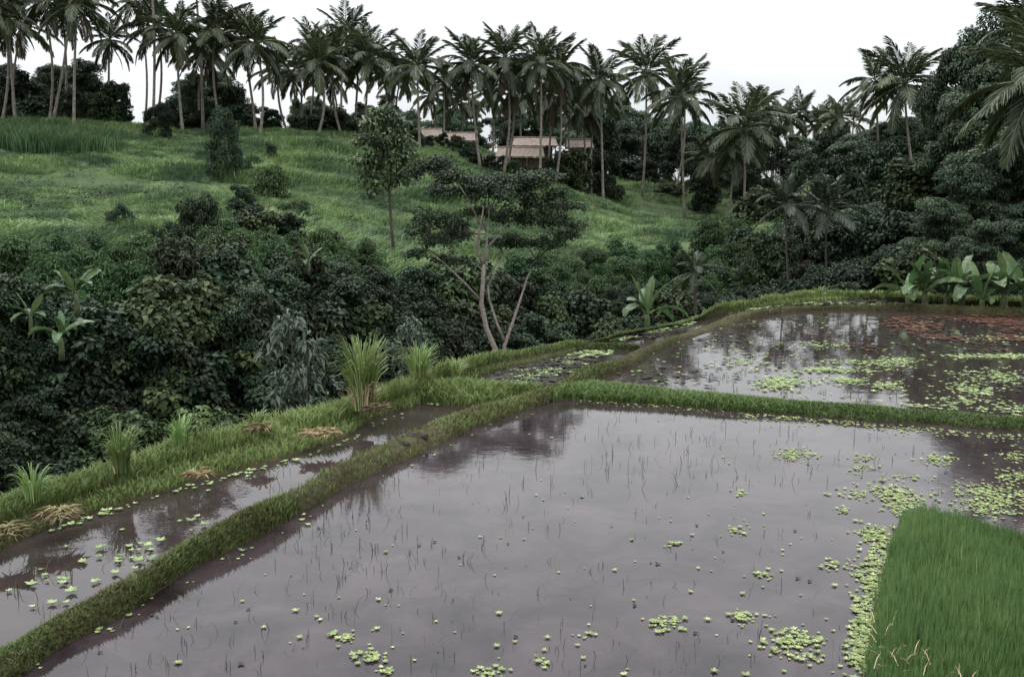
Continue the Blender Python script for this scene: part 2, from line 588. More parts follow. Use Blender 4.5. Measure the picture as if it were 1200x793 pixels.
# ground sheet (polar grid about the viewer, out to the horizon)
azs = np.concatenate([np.arange(-180, -44, 4.0), np.arange(-44, 44.01, .3), np.arange(48, 180, 4.0)])
rad = np.concatenate([[.4, 1.2, 2.0, 2.6, 3.2, 3.8, 4.4, 5.0], np.arange(5.6, 12, .6), np.geomspace(12, 160, 190), np.geomspace(175, 1400, 14)])
RA, AZ = np.meshgrid(rad, np.radians(azs), indexing='ij')
GX, GY = np.sin(AZ) * RA, np.cos(AZ) * RA
GZ = np.zeros_like(GX)
for i in range(len(rad)):
    GZ[i] = T(GX[i], GY[i])
tY = np.array([terrace_Y(600 + F * math.tan(R(min(max(a, -36), 37.5)))) for a in azs])
inside = (np.abs(np.degrees(AZ)) < 80) & (GY < tY[None, :] + .25)
GZ = np.where(inside, np.minimum(GZ, -.6), GZ)
GZ = np.where((np.abs(np.degrees(AZ)) >= 38) & (RA < 40), np.maximum(GZ, .1), GZ)
near = np.clip((4.1 - GY) / 1.3, 0, 1) * np.clip((60 - RA) / 20, 0, 1)
GZ = GZ * (1 - near) + 1.9 * near
ni, nj = GX.shape
i, j = np.meshgrid(np.arange(ni - 1), np.arange(nj), indexing='ij')
jj = (j + 1) % nj
q = np.stack([i * nj + j, i * nj + jj, (i + 1) * nj + jj, (i + 1) * nj + j], -1).reshape(-1, 4)
V = np.stack([GX, GY, GZ], -1).reshape(-1, 3)
V = np.concatenate([V, [[0, 0, 1.9]]])
tri = [(len(V) - 1, (k + 1) % nj, k) for k in range(nj)]
tag(obj('ground', mesh_np('ground', V, tri, M['ground'], None, True, q)), kind='structure')

# water: the still ponds lie 4 cm lower than the wind-rippled main pond
def water_sheet(name, mat, far, z, x0=-258, x1=1498, near=None):
    xs = np.linspace(x0, x1, 160)
    a = [W(x, far(x)) for x in xs]
    b = [W(x, near(x)) if near else (p[0] / p[1] * 3.6, 3.6, 0) for x, p in zip(xs, a)]
    Vw = [(p[0], p[1], z) for p in a] + [(p[0], p[1], z) for p in b]
    n = len(xs)
    tag(obj(name, mesh_np(name, Vw, None, mat, None, True, [(k + n, k + n + 1, k + 1, k) for k in range(n - 1)])), kind='structure')


mid_C = lambda x: float(poly_y(CN, x)) * .6 + float(poly_y(CF, x)) * .4
mid_A = lambda x: float(poly_y(AN, x)) * .5 + float(poly_y(AF, x)) * .5
mid_B = lambda x: float(poly_y(BN, x)) * .5 + float(poly_y(BF, x)) * .5
water_sheet('still_water', M['water'], mid_C, -.004, near=lambda x: mid_A(x) if x < 655 else mid_B(x))
water_sheet('main_pond_water', M['rippled'], lambda x: mid_A(x) if x < 655 else mid_B(x), .004, -150)


def loft(name, Np, Fp, x0, x1, step, zF, prof, mat, rough=.03, skirt=None):
    """an earth bank between its near and far edge; prof is a list of (t, height)"""
    xs = np.arange(x0, x1 + .01, step)
    rows = []
    for x in xs:
        a = W(x, float(poly_y(Np, x)), 0.0)
        b = W(x, float(poly_y(Fp, x)), zF)
        row = []
        for t, h in prof:
            p = a + (b - a) * t
            row.append((p[0], p[1], h))
        if skirt:
            d = np.array((b[0], b[1]))
            d = d / np.linalg.norm(d)
            for s_, h in skirt:
                row.append((b[0] + d[0] * s_, b[1] + d[1] * s_, h))
        rows.append(row)
    G = np.array(rows)
    if not skirt:
        wv = 1 + .28 * fbm(G[:, 4, 0] * 1.0, G[:, 4, 1], 2.3)
        cen = G[:, 4:5, :2]
        G[..., :2] = cen + (G[..., :2] - cen) * np.clip(wv, .7, 1.35)[:, None, None]
    amp = rough * (np.clip(G[..., 2], 0, .2) / .2)
    G[..., 2] += amp * fbm(G[..., 0] * 1, G[..., 1] * 1, 3.2) * 1.4
    G[..., 0] += .05 * fbm(G[..., 0] + 7, G[..., 1], 3.0)
    G[..., 1] += .05 * fbm(G[..., 0], G[..., 1] + 9, 3.0)
    ni, nj = G.shape[:2]
    i, j = np.meshgrid(np.arange(ni - 1), np.arange(nj - 1), indexing='ij')
    q = np.stack([i * nj + j, (i + 1) * nj + j, (i + 1) * nj + j + 1, i * nj + j + 1], -1).reshape(-1, 4)
    o = obj(name, mesh_np(name, G.reshape(-1, 3), None, mat, None, True, q))
    tag(o, kind='structure')
    return G


def dome(h):
    return [(-.12, -.15), (-.02, -.01), (.06, .35 * h), (.2, .75 * h), (.4, .97 * h), (.6, h), (.8, .88 * h), (.95, .55 * h), (1.05, .1 * h), (1.2, -.15)]


bankprof = [(-.06, -.15), (0, -.01), (.05, .04), (.14, .07), (.34, .09), (.42, .10), (.48, .18), (.6, .21), (.8, .22), (1.0, .2)]
G_C = loft('outer_bank', CN, CF, -258, 1498, 6, .2, bankprof, M['mud'], .04, [(.25, .12), (.6, -.5), (1.1, -1.8), (2.2, -3.6), (3.0, -5)])
G_A = loft('long_bund', AN, AF, -150, 1498, 5, .12, dome(.17), M['mud'], .03)
G_B = loft('cross_bund', BN, BF, 645, 1498, 5, .10, dome(.12), M['mud'], .02)
G_X = loft('cross_bund', XN, XF, 496, 632, 5, .12, dome(.15), M['mud'], .02)
G_D = loft('cross_bund', DN, DF, 655, 745, 5, .1, dome(.12), M['mud'], .02)


def sample_loft(G, n, t0, t1, near_pow=1.0):
    """random points on the bank's surface, evenly over what the viewer sees"""
    ni, nj = G.shape[:2]
    G = G[:, t0:t1]
    nj = G.shape[1]
    a = G[1:, :-1] - G[:-1, :-1]
    b = G[:-1, 1:] - G[:-1, :-1]
    ar = np.linalg.norm(np.cross(a, b), axis=-1)
    c = G[:-1, :-1]
    wgt = ar / np.maximum(c[..., 1], 3) ** near_pow
    wgt = np.clip(wgt, 0, None).ravel()
    k = rng.choice(len(wgt), n, p=wgt / wgt.sum())
    ii, jj = k // (nj - 1), k % (nj - 1)
    u, v = rng.random((n, 1)), rng.random((n, 1))
    P = G[ii, jj] * (1 - u) * (1 - v) + G[ii + 1, jj] * u * (1 - v) + G[ii, jj + 1] * (1 - u) * v + G[ii + 1, jj + 1] * u * v
    return P


def bank_grass(name, label, G, n, t0, t1, h, w, mat, hvar=None, npow=1.0, bare=.25):
    P = sample_loft(G, n, t0, t1, npow)
    P = P[P[:, 2] > .01]
    n = len(P)
    nz_ = fbm(P[:, 0], P[:, 1], 2.2)
    keep = rng.random(n) < np.clip(.95 - .5 * bare + fbm(P[:, 0] + 5, P[:, 1] * 1.0, 4.0) * 2.2 * bare, .12, 1)
    P, nz_ = P[keep], nz_[keep]
    n = len(P)
    D = P[:, 1]
    H = h * rng.uniform(.45, 1.15, n) * (1 + .5 * np.clip(nz_, -.8, 1))
    if hvar:
        H = H * hvar(P)
    Wd = w * (1 + D / 14) * rng.uniform(.7, 1.3, n)
    b = MB().blades(P - np.array((0, 0, .02)), H, Wd, H * rng.uniform(.1, .9, n), rng.uniform(0, 6.28, n),
                    np.clip(rng.normal(.45, .2, n) + .15 * nz_, 0, 1))
    return tag(obj(name, b.mesh(name, mat)), label, 'grass', kind='stuff')


bank_grass('bund_grass', 'short brown green grass on the long bund between the flooded fields', G_A, 70000, 1, 10, .065, .0045, M['bund'], npow=1.3, bare=.5)
bank_grass('bund_grass', 'trimmed green grass on the bund between main pond and weedy back pond', G_B, 36000, 1, 10, .105, .006, M['bundg'], bare=.03)
bank_grass('bund_grass', 'green grass on the short bund closing the narrow strip pond', G_X, 7000, 1, 10, .13, .006, M['bundg'], bare=.03)
bank_grass('bund_grass', 'green grass on the little divider beside the muddy pool', G_D, 4000, 1, 10, .12, .006, M['bundg'], bare=.03)
bank_grass('bank_grass', 'bright green grass on the terrace bank above the ravine', G_C, 130000, 1, 12, .085, .0045, M['bank'],
           lambda P: 1 + .9 * (P[:, 2] > .13), npow=1.1, bare=.12)


# ------------------------------------------------------------------ scattered ground cover (geometry nodes)
def scatter(name, label, cat, P, rz, sc, protos):
    me = bpy.data.meshes.new(name)
    me.vertices.add(len(P))
    me.vertices.foreach_set('co', np.asarray(P, np.float32).ravel())
    a = me.attributes.new('rot', 'FLOAT_VECTOR', 'POINT')
    rv = np.zeros((len(P), 3), np.float32)
    rv[:, 2] = rz
    a.data.foreach_set('vector', rv.ravel())
    a = me.attributes.new('scl', 'FLOAT', 'POINT')
    a.data.foreach_set('value', np.asarray(sc, np.float32))
    a = me.attributes.new('pick', 'INT', 'POINT')
    a.data.foreach_set('value', rng.integers(0, len(protos), len(P)).astype(np.int32))
    o = tag(obj(name, me), label, cat, kind='stuff')
    g = bpy.data.node_groups.new(name + '_scatter', 'GeometryNodeTree')
    g.interface.new_socket('Geometry', in_out='INPUT', socket_type='NodeSocketGeometry')
    g.interface.new_socket('Geometry', in_out='OUTPUT', socket_type='NodeSocketGeometry')
    N, L = g.nodes, g.links
    gi, go = N.new('NodeGroupInput'), N.new('NodeGroupOutput')
    ip = N.new('GeometryNodeInstanceOnPoints')
    jn = N.new('GeometryNodeJoinGeometry')
    for me_p in protos:
        po = bpy.data.objects.new(me_p.name, me_p)
        oi = N.new('GeometryNodeObjectInfo')
        oi.inputs['Object'].default_value = po
        oi.inputs['As Instance'].default_value = True
        L.new(oi.outputs['Geometry'], jn.inputs[0])

    def named(nm, ty):
        k = N.new('GeometryNodeInputNamedAttribute')
        k.data_type = ty
        k.inputs['Name'].default_value = nm
        return k.outputs['Attribute']
    e2r = N.new('FunctionNodeEulerToRotation')
    L.new(named('rot', 'FLOAT_VECTOR'), e2r.inputs[0])
    L.new(gi.outputs[0], ip.inputs['Points'])
    L.new(jn.outputs[0], ip.inputs['Instance'])
    ip.inputs['Pick Instance'].default_value = True
    L.new(named('pick', 'INT'), ip.inputs['Instance Index'])
    L.new(e2r.outputs[0], ip.inputs['Rotation'])
    L.new(named('scl', 'FLOAT'), ip.inputs['Scale'])
    L.new(ip.outputs[0], go.inputs[0])
    md = o.modifiers.new('scatter', 'NODES')
    md.node_group = g
    return o


def px_of(x, y):
    return 600 + F * x / y * 1.0


def bush_line(px):
    """distance at which the ravine thicket gives way to open grass"""
    return np.interp(px, [-300, 0, 120, 200, 300, 400, 480, 560, 640, 700, 800, 870, 930], [26, 27, 30, 33, 36, 38, 41, 45, 51, 55, 58, 62, 66])


def tuft(seed, n=34, rad_=.42, h=.62, w=.017):
    b = MB()
    B = np.zeros((n, 3))
    B[:, :2] = rng.normal(0, rad_ * .55, (n, 2))
    B[:, 2] = -.06
    H = h * rng.uniform(.5, 1.15, n)
    b.blades(B, H, w, H * rng.uniform(.35, 1.0, n), rng.normal(-.5, .8, n), np.clip(rng.normal(.48, .2, n), 0, 1), 2.0)
    return b.mesh('grass_tuft', M['grass'])


n = 110000
a = rng.uniform(R(-34), R(30), n)
r = 26 + (150 - 26) * rng.random(n) ** 1.15
P = np.stack([np.sin(a) * r, np.cos(a) * r, np.zeros(n)], 1)
px = px_of(P[:, 0], P[:, 1])
keep = (P[:, 1] > bush_line(px) - 3) & (px < 900) & ((P[:, 1] < 128) | (px > 650))
P, px = P[keep], px[keep]
P[:, 2] = T(P[:, 0], P[:, 1])
dn = fbm(P[:, 0], P[:, 1], .8)
sc = (.75 + .5 * np.clip(dn, -.7, 1.3) + .35 * np.clip(fbm(P[:, 0] + 3, P[:, 1] * 1.6, 2.4), -.8, 1.2)) * rng.uniform(.7, 1.3, len(P)) * (.8 + P[:, 1] / 190) * np.where((P[:, 1] > 100) & (px < 690), .5, 1)
scatter('hill_grass', 'long green grass covering the open hillside below the palms', 'grass', P, rng.normal(0, 1.3, len(P)), sc, [tuft(k) for k in range(5)])


b_ = []
for k in range(3):
    m_ = 46
    B = np.zeros((m_, 3))
    B[:, :2] = rng.normal(0, .3, (m_, 2))
    H = rng.uniform(.8, 1.5, m_)
    b_.append(MB().blades(B, H, .022, H * rng.uniform(.1, .45, m_), rng.normal(0, 1.5, m_), np.clip(rng.normal(.4, .2, m_), 0, 1)).mesh('reed_tuft', M['bush_mid']))
P = []
while len(P) < 520:
    q_ = (random.uniform(-60, 135), random.uniform(154, 190))
    if (q_[0] - 60) ** 2 / 85 ** 2 + (q_[1] - 170 + .06 * (60 - q_[0])) ** 2 / 13 ** 2 < random.uniform(.5, 1.1):
        P.append(hit(*q_))
scatter('tall_reeds', 'patch of tall dark reedy grass under the hilltop palms', 'reeds', np.array(P), rng.uniform(0, 6.28, len(P)), rng.uniform(.7, 1.2, len(P)), b_)


def spray(n=60, rad_=.55, leaf=.13, mat='bush'):
    b = MB()
    u = sph(n)
    u[:, 2] = np.abs(u[:, 2])
    C = u * rad_ * rng.uniform(.4, 1, (n, 1)) * np.array((1, 1, .7))
    N = u * .5 + np.array((0, 0, .6)) + sph(n) * .45
    N /= np.linalg.norm(N, axis=1)[:, None]
    b.leaves(C, N, u + sph(n) * .7 + np.array((0, 0, -.3)), leaf * rng.uniform(.6, 1.3, n), leaf * .3, np.clip(rng.normal(.45, .22, n), 0, 1))
    return b.mesh('leaf_spray', M[mat])


n = 26000
a = rng.uniform(R(-34), R(34), n)
r = 12 + 60 * rng.random(n) ** 1.0
P = np.stack([np.sin(a) * r, np.cos(a) * r, np.zeros(n)], 1)
px = px_of(P[:, 0], P[:, 1])
tyv = np.array([terrace_Y(min(max(p_, -258), 1498)) for p_ in px])
keep = (P[:, 1] > tyv + 1.6) & ((P[:, 1] < bush_line(px) + 2) | (px > 900))
P = P[keep]
P[:, 2] = T(P[:, 0], P[:, 1]) - .05
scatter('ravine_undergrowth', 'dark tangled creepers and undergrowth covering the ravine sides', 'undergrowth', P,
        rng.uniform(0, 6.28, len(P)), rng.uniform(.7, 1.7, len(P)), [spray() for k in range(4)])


n = 15000
a = rng.uniform(R(-32), R(22), n)
r = 28 + 66 * rng.random(n) ** 1.2
P = np.stack([np.sin(a) * r, np.cos(a) * r, np.zeros(n)], 1)
px = px_of(P[:, 0], P[:, 1])
f_ = fbm(P[:, 0] + 31, P[:, 1] - 12, .9) + .9 * np.exp(-((P[:, 1] - bush_line(px)) / 9) ** 2) + .55 * ((px > 180) & (px < 420) & (P[:, 1] < 60))
keep = (P[:, 1] > bush_line(px) - 1) & (px < 880) & ((f_ > .5) | (rng.random(n) < .05))
P = P[keep]
P[:, 2] = T(P[:, 0], P[:, 1]) - .05
scatter('hillside_scrub', 'patches of leafy weeds and scrub growing through the hill grass', 'scrub', P,
        rng.uniform(0, 6.28, len(P)), rng.uniform(.5, 1.3, len(P)), [spray(110, .65, .09, 'bush_mid') for k in range(3)] + [spray(50, .6, .16, 'bush')])


# ------------------------------------------------------------------ bushes and trees
def crown_leaves(b, blobs, nleaf, leaf, asp=.34, sub=11, subr=.42, droop=.35, inner=.5, vclump=.12, flat=1.0):
    """leaves in clumps over the blobs (x, y, z, r)"""
    blobs = np.asarray(blobs, float)
    wt = blobs[:, 3] ** 2
    for k, (cx, cy, cz, r) in enumerate(blobs):
        m = max(60, int(nleaf * wt[k] / wt.sum()))
        u = sph(sub)
        u[:, 2] = np.where(u[:, 2] < -.35, -u[:, 2] * .5, u[:, 2])
        sc_ = np.array((cx, cy, cz)) + u * r * rng.uniform(.45, .85, (sub, 1)) * np.array((1, 1, flat))
        sr = r * subr * rng.uniform(.65, 1.3, sub)
        tone = rng.normal(0, vclump, sub)
        pick = rng.choice(sub, m, p=sr ** 2 / (sr ** 2).sum())
        q = sph(m)
        q[:, 2] = np.where((q[:, 2] < -.2) & (rng.random(m) < .55), -q[:, 2], q[:, 2])
        C = sc_[pick] + q * (sr[pick] * (inner + (1.08 - inner) * np.sqrt(rng.random(m))))[:, None] * np.array((1, 1, .8 * flat + .1))
        N = q * .55 + np.array((0, 0, .55)) + sph(m) * .5
        N /= np.linalg.norm(N, axis=1)[:, None]
        Tn = q * .6 + sph(m) * .6 + np.array((0, 0, -droop))
        L = leaf * rng.uniform(.6, 1.35, m)
        b.leaves(C, N, Tn, L, L * asp, np.clip(rng.normal(.45, .17, m) + tone[pick], 0, 1))
    return b


def shrub_variant(mat, seed, wide=1.25, tall=2.0, leaf=.125, nl=6500, asp=.34, droop=.35):
    bl = []
    k = 13
    for i_ in range(k):
        a_ = i_ * 2.4 + rng.uniform(-.3, .3)
        h_ = tall * (i_ + .8) / k
        rr = wide * (1 - .55 * (h_ / tall) ** 1.6) * rng.uniform(.35, .8)
        bl.append((math.cos(a_) * rr, math.sin(a_) * rr, h_ * .9 + .12, rng.uniform(.38, .62) * wide * .62))
    fo = crown_leaves(MB(), bl, nl, leaf, asp, 9, .45, droop).mesh('bush_foliage', M[mat])
    st = MB()
    for i_ in range(0, k, 2):
        e_ = np.array(bl[i_][:3])
        st.tube([(rng.normal(0, .05), rng.normal(0, .05), -.5), e_ * np.array((.45, .45, .5)), e_ * .95], [.035, .025, .012], 5)
    return fo, st.mesh('bush_stems', M['bark'])


SH = {'bush': [shrub_variant('bush', 0), shrub_variant('bush_y', 1, 1.5, 1.8, .155, 5200, .4, .9), shrub_variant('bush', 2, 1.1, 2.3, .085, 11000, .3, .3),
               shrub_variant('bush_b', 3, 1.35, 1.9, .16, 5500, .24, .9), shrub_variant('bush', 4, 1.4, 1.6, .17, 4600, .38, .7)],
      'bush_mid': [shrub_variant('bush_mid', 0, leaf=.1, nl=8000), shrub_variant('bush_mid', 1, 1.5, 1.5, .09, 10000, .3, .3), shrub_variant('bush_mid', 2, 1.3, 1.9, .2, 4200, .13, .8)],
      'dense': [shrub_variant('bush', 7, 1.45, 2.1, .075, 15000, .3, .2)],
      'pale': [shrub_variant('pale', 1, .95, 2.0, .17, 950, .2, .8)]}


def shrub(x, y, z, s, kind, label, group=None, name='bush', cat='bush', sz=None, dz=-.15):
    iv = random.randrange(len(SH[kind]))
    fo, st = SH[kind][iv]
    if callable(label):
        label = label(('small ' if s < .62 else 'large ' if s > 1.05 else '') + LOOK[kind][iv])
    e = thing(name, label, cat, (x, y, z + dz), random.uniform(0, 6.28), group, (s, s, sz or s))
    obj('foliage', fo, e)
    obj('stems', st, e)
    return e


LOOK = {'bush': ['rounded', 'broad leaved', 'fine leaved', 'narrow leaved', 'coarse spreading'],
        'bush_mid': ['rounded', 'fine leaved', 'strap leaved'], 'pale': ['long leaved'], 'dense': ['dense']}


def zone(px_, cuts):
    for c, t in cuts:
        if px_ < c:
            return t
    return cuts[-1][1]


WALL = [(70, 'across from the straw heaps'), (180, 'across from the spiky grass clump'), (260, 'across from the broad leaved weed'), (340, 'behind the pale drooping shrub'), (9999, 'behind the tallest grass clump')]
TOPS = [(110, 'above the ravine bananas'), (210, 'beside the tall shaggy bush'), (330, 'below the big dark bush'), (9999, 'downhill of the slender tree')]
THICK = [(540, 'under the slender oval crowned tree'), (640, 'directly behind the forked tree'), (740, 'between forked tree and young banana'), (820, 'behind the young banana'), (9999, 'beside the low feathery palm')]
CREST = [(680, 'uphill of the forked tree'), (770, 'below the full crowned palm'), (9999, 'below the very straight trunked palm')]
ROWS = [(.3, 'foot'), (.7, 'middle'), (9, 'top')]

# thicket lining the far side of the ravine: a row after row up the slope
cnt = 0
placed = []


def thicket(px0, px1, d0f, d1f, nrow, step, s0, s1, kind, label, group, cuts):
    global cnt
    for row in range(nrow):
        f = row / max(1, nrow - 1)
        x = px0 + random.uniform(0, 20)
        while x < px1:
            D = d0f(x) * (1 - f) + d1f(x) * f + random.uniform(-1.1, 1.1)
            p = atD(x + random.uniform(-6, 6), 300, D)
            s = random.uniform(s0, s1) * (1 + .4 * float(fbm(p[0] * 1.0, p[1], 1.1))) * random.choice((.8, 1, 1, 1.25))
            s = min(max(.3, s), s1 * 1.12)
            shrub(p[0], p[1], T1(p[0], p[1]), s, kind, lambda look: label % (look, zone(f, ROWS), zone(x, cuts)), group)
            cnt += 1
            x += step * 1170 / D * s / 100.0 * random.uniform(.8, 1.2)


def rav(px):     # ravine floor
    return float(np.interp(px, [-300, 0, 200, 400, 600, 750, 850, 950], [13.5, 17.5, 20, 24.5, 32, 38, 43, 46]))


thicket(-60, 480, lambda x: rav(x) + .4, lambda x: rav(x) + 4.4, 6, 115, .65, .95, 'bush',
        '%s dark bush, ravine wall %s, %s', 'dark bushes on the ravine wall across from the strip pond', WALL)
thicket(-40, 430, lambda x: rav(x) + 5.5, lambda x: float(bush_line(x)) - 1.0, 5, 125, .38, .7, 'bush_mid',
        '%s green bush, scrub belt %s, %s', 'bushes along the top of the ravine thicket', TOPS)
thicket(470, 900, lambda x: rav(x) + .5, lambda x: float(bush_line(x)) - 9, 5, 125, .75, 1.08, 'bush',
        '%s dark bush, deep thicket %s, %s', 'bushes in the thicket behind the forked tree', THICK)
thicket(600, 880, lambda x: float(bush_line(x)) - 10, lambda x: float(bush_line(x)) - 1.5, 4, 140, .65, 1.0, 'bush_mid',
        '%s green bush, thicket crest %s, %s', 'bushes on the crest below the grass strip', CREST)

# single bushes standing on the open hillside
for px_, base, wpx, hpx, kind, label in [
        (187, 166, 44, 40, 'dense', 'dark round bush at the top of the grass slope under the palms'),
        (265, 212, 62, 76, 'dense', 'big dense dark bush standing alone in the middle of the grass slope'),
        (299, 204, 24, 22, 'bush_mid', 'low bush tucked between the big dark bush and the little sapling'),
        (138, 285, 46, 44, 'dense', 'dark rounded bush at the lower edge of the grass slope'),
        (318, 238, 60, 44, 'bush_mid', 'wide scrubby bush below the big dark bush'),
        (345, 268, 60, 44, 'bush_mid', 'leafy scrub bush downhill of the wide scrubby bush'),
        (285, 262, 60, 44, 'bush', 'dark scrub bush on the slope directly below the big dark bush'),
        (235, 290, 70, 60, 'bush_mid', 'tall shaggy bush rising over the ravine thicket below the grass slope'),
        (300, 300, 70, 56, 'bush', 'dark shaggy bush rising over the ravine thicket'),
        (375, 205, 30, 12, 'bush_mid', 'small low bush on the grass uphill of the slim tree'),
        (180, 300, 50, 34, 'bush_mid', 'low leafy bush beside the tall shaggy bush')]:
    p = hit(px_, base)
    D = p[1]
    w_, h_ = wpx / F * D, hpx / F * D
    shrub(p[0], p[1], p[2], w_ / 2.7, kind, label, None, sz=h_ / 2.15)
# sapling beside them
p = hit(318, 196)
e = thing('sapling', 'little round-headed sapling with a bare stem on the grass slope', 'tree', p)
D = p[1]
obj('trunk', MB().tube([(0, 0, -.2), (.03, 0, .5), (0, 0, 1.2)], [.06, .05, .03]).mesh('trunk', M['bark']), e)
obj('crown', SH['bush'][0][0], e, (0, 0, .7), 0, .5)
# pale long-leaved shrub at the ravine edge
p = atD(348, 462, 19.5)
shrub(p[0], p[1], p[2] - 1.2, 1.05, 'pale', 'small shrub with long pale drooping leaves rising from the ravine', None, sz=1.45)
p = atD(478, 400, 17.5)
shrub(p[0], p[1], p[2] - .9, .55, 'pale', 'slight pale leaved shrub between the two tall grass clumps', None, sz=.7)


def tree_variant(kind, mat):
    """about 10 m tall"""
    bl, tr = [], MB()
    if kind == 'round':
        tips = [(0, 0, 7.6, 2.1), (1.9, .4, 6.2, 1.9), (-1.8, .8, 6.0, 1.8), (.4, -1.9, 5.8, 1.8), (-.3, 1.9, 6.4, 1.7), (1.2, 1.3, 4.4, 1.5), (-1.9, -.9, 4.5, 1.6),
                (2.2, -1.0, 4.3, 1.4), (-.8, -.5, 8.6, 1.3), (.2, -2.2, 3.7, 1.2), (-1.2, 2.0, 3.6, 1.2)]
        nl, leaf, flat, droop = 24000, .24, .9, .35
    elif kind == 'tall':
        tips = [(rng.normal(0, .9) * (1 - abs(h - 5.5) / 9), rng.normal(0, .9), h, rng.uniform(.9, 1.5)) for h in np.linspace(2.4, 9.0, 15)]
        nl, leaf, flat, droop = 20000, .25, .8, .5
    elif kind == 'layer':
        tips = []
        for h in (3.2, 4.2, 5.2, 6.2, 7.2, 8.3, 9.2):
            for k in range(4 if h < 9 else 2):
                a_ = rng.uniform(0, 6.28)
                rr = rng.uniform(.5, 2.7) * (1 - max(0, h - 4) / 9)
                tips.append((math.cos(a_) * rr, math.sin(a_) * rr, h + rng.uniform(-.4, .4), rng.uniform(1.0, 1.6)))
        nl, leaf, flat, droop = 24000, .24, .85, .3
    else:  # mound: drooping bamboo-like mass down to the ground
        tips = []
        for k in range(20):
            a_ = rng.uniform(0, 6.28)
            h = 1.0 + 8.0 * (k / 20)
            rr = 2.9 * math.sqrt(max(0.03, 1 - (h / 9.6) ** 2)) * rng.uniform(.5, 1)
            tips.append((math.cos(a_) * rr, math.sin(a_) * rr, h, rng.uniform(1.1, 1.7)))
        nl, leaf, flat, droop = 26000, .27, .85, .9
    crown_leaves(b := MB(), tips, nl, leaf, .2 if kind == 'mound' else .34, 10, .42, droop, .45, .13, flat)
    top = max(t[2] for t in tips)
    tr.tube([(0, 0, -.8), (.08, .05, 2), (-.1, .1, top * .55), (.05, 0, top * .95)], [.22, .17, .12, .04], 8)
    for t in tips:
        z0 = max(1.0, t[2] - 2.0)
        tr.tube([(0, .05, z0), (t[0] * .5, t[1] * .5, z0 + (t[2] - z0) * .6), (t[0], t[1], t[2])], [.08, .055, .02], 5, cap=False)
    return b.mesh('crown', M[mat]), tr.mesh('trunk', M['bark'], True)


TV = {k: tree_variant(k, 'jungle') for k in ('round', 'tall', 'layer', 'mound')}
TV['round2'] = tree_variant('round', 'jungle')
TV['layer2'] = tree_variant('layer', 'jungle')


def tree(px_, top, D, wpx, kind, label, group=None, name='jungle_tree', base=None):
    D = D * KD(px_, D)
    p = atD(px_, top, D)
    z0 = T1(p[0], p[1]) if base is None else base
    h = p[2] - z0
    w_ = wpx / F * D
    nat = {'round': (6.6, 9.8), 'round2': (6.6, 9.8), 'tall': (4.6, 10.2), 'layer': (6.4, 10.2), 'layer2': (6.4, 10.2), 'mound': (7.0, 9.8)}[kind]
    sx, sz = w_ / nat[0], h / nat[1]
    if isinstance(label, tuple):
        look = {'round': 'round crowned', 'round2': 'lumpy crowned', 'tall': 'narrow upright', 'layer': 'loose tiered', 'layer2': 'ragged crowned', 'mound': 'low spreading'}[kind]
        label = label[0] % (look, zone(px_, label[1]))
    if sz < .72 * sx:       # a squat tree: the bush form fits
        e = thing(name, label, 'tree', (p[0], p[1], z0 - .15), random.uniform(0, 6.28), group, (w_ / 2.7, w_ / 2.7, h / 2.1))
        fo, st = random.choice(SH['bush'])
        obj('trunk', st, e)
        obj('crown', fo, e)
        return e
    e = thing(name, label, 'tree', (p[0], p[1], z0 - .1), random.uniform(0, 6.28), group, (sx, sx, sz))
    obj('trunk', TV[kind][1], e)
    obj('crown', TV[kind][0], e)
    return e


RIDGE = [(60, 'beyond the tall pale trunked palm'), (150, 'beside the small thin palm'), (240, 'above the dark round bush'), (310, 'above the big dark bush'), (480, 'behind the slender tree'),
         (600, 'behind the lowest hut'), (9999, 'behind the long hut')]
WOOD = [(740, 'beside the full crowned palm'), (810, 'behind the very straight trunked palm'), (890, 'behind the last grass strip palm'), (9999, 'under the distant skyline palms')]
JUNG = [(930, 'around the slender glossy palm'), (1000, 'around the young fanned palm'), (1050, 'between young palms and bananas'), (9999, 'beside the smaller banana plant')]
SLOPE = [(1140, 'beside the leaning windblown palm'), (1180, 'behind the bamboo-like mounds'), (9999, 'around the drooping coconut palm')]
BAMB = [(1120, 'behind the smaller banana plants'), (1175, 'behind the largest banana plant'), (9999, 'under the drooping coconut palm')]
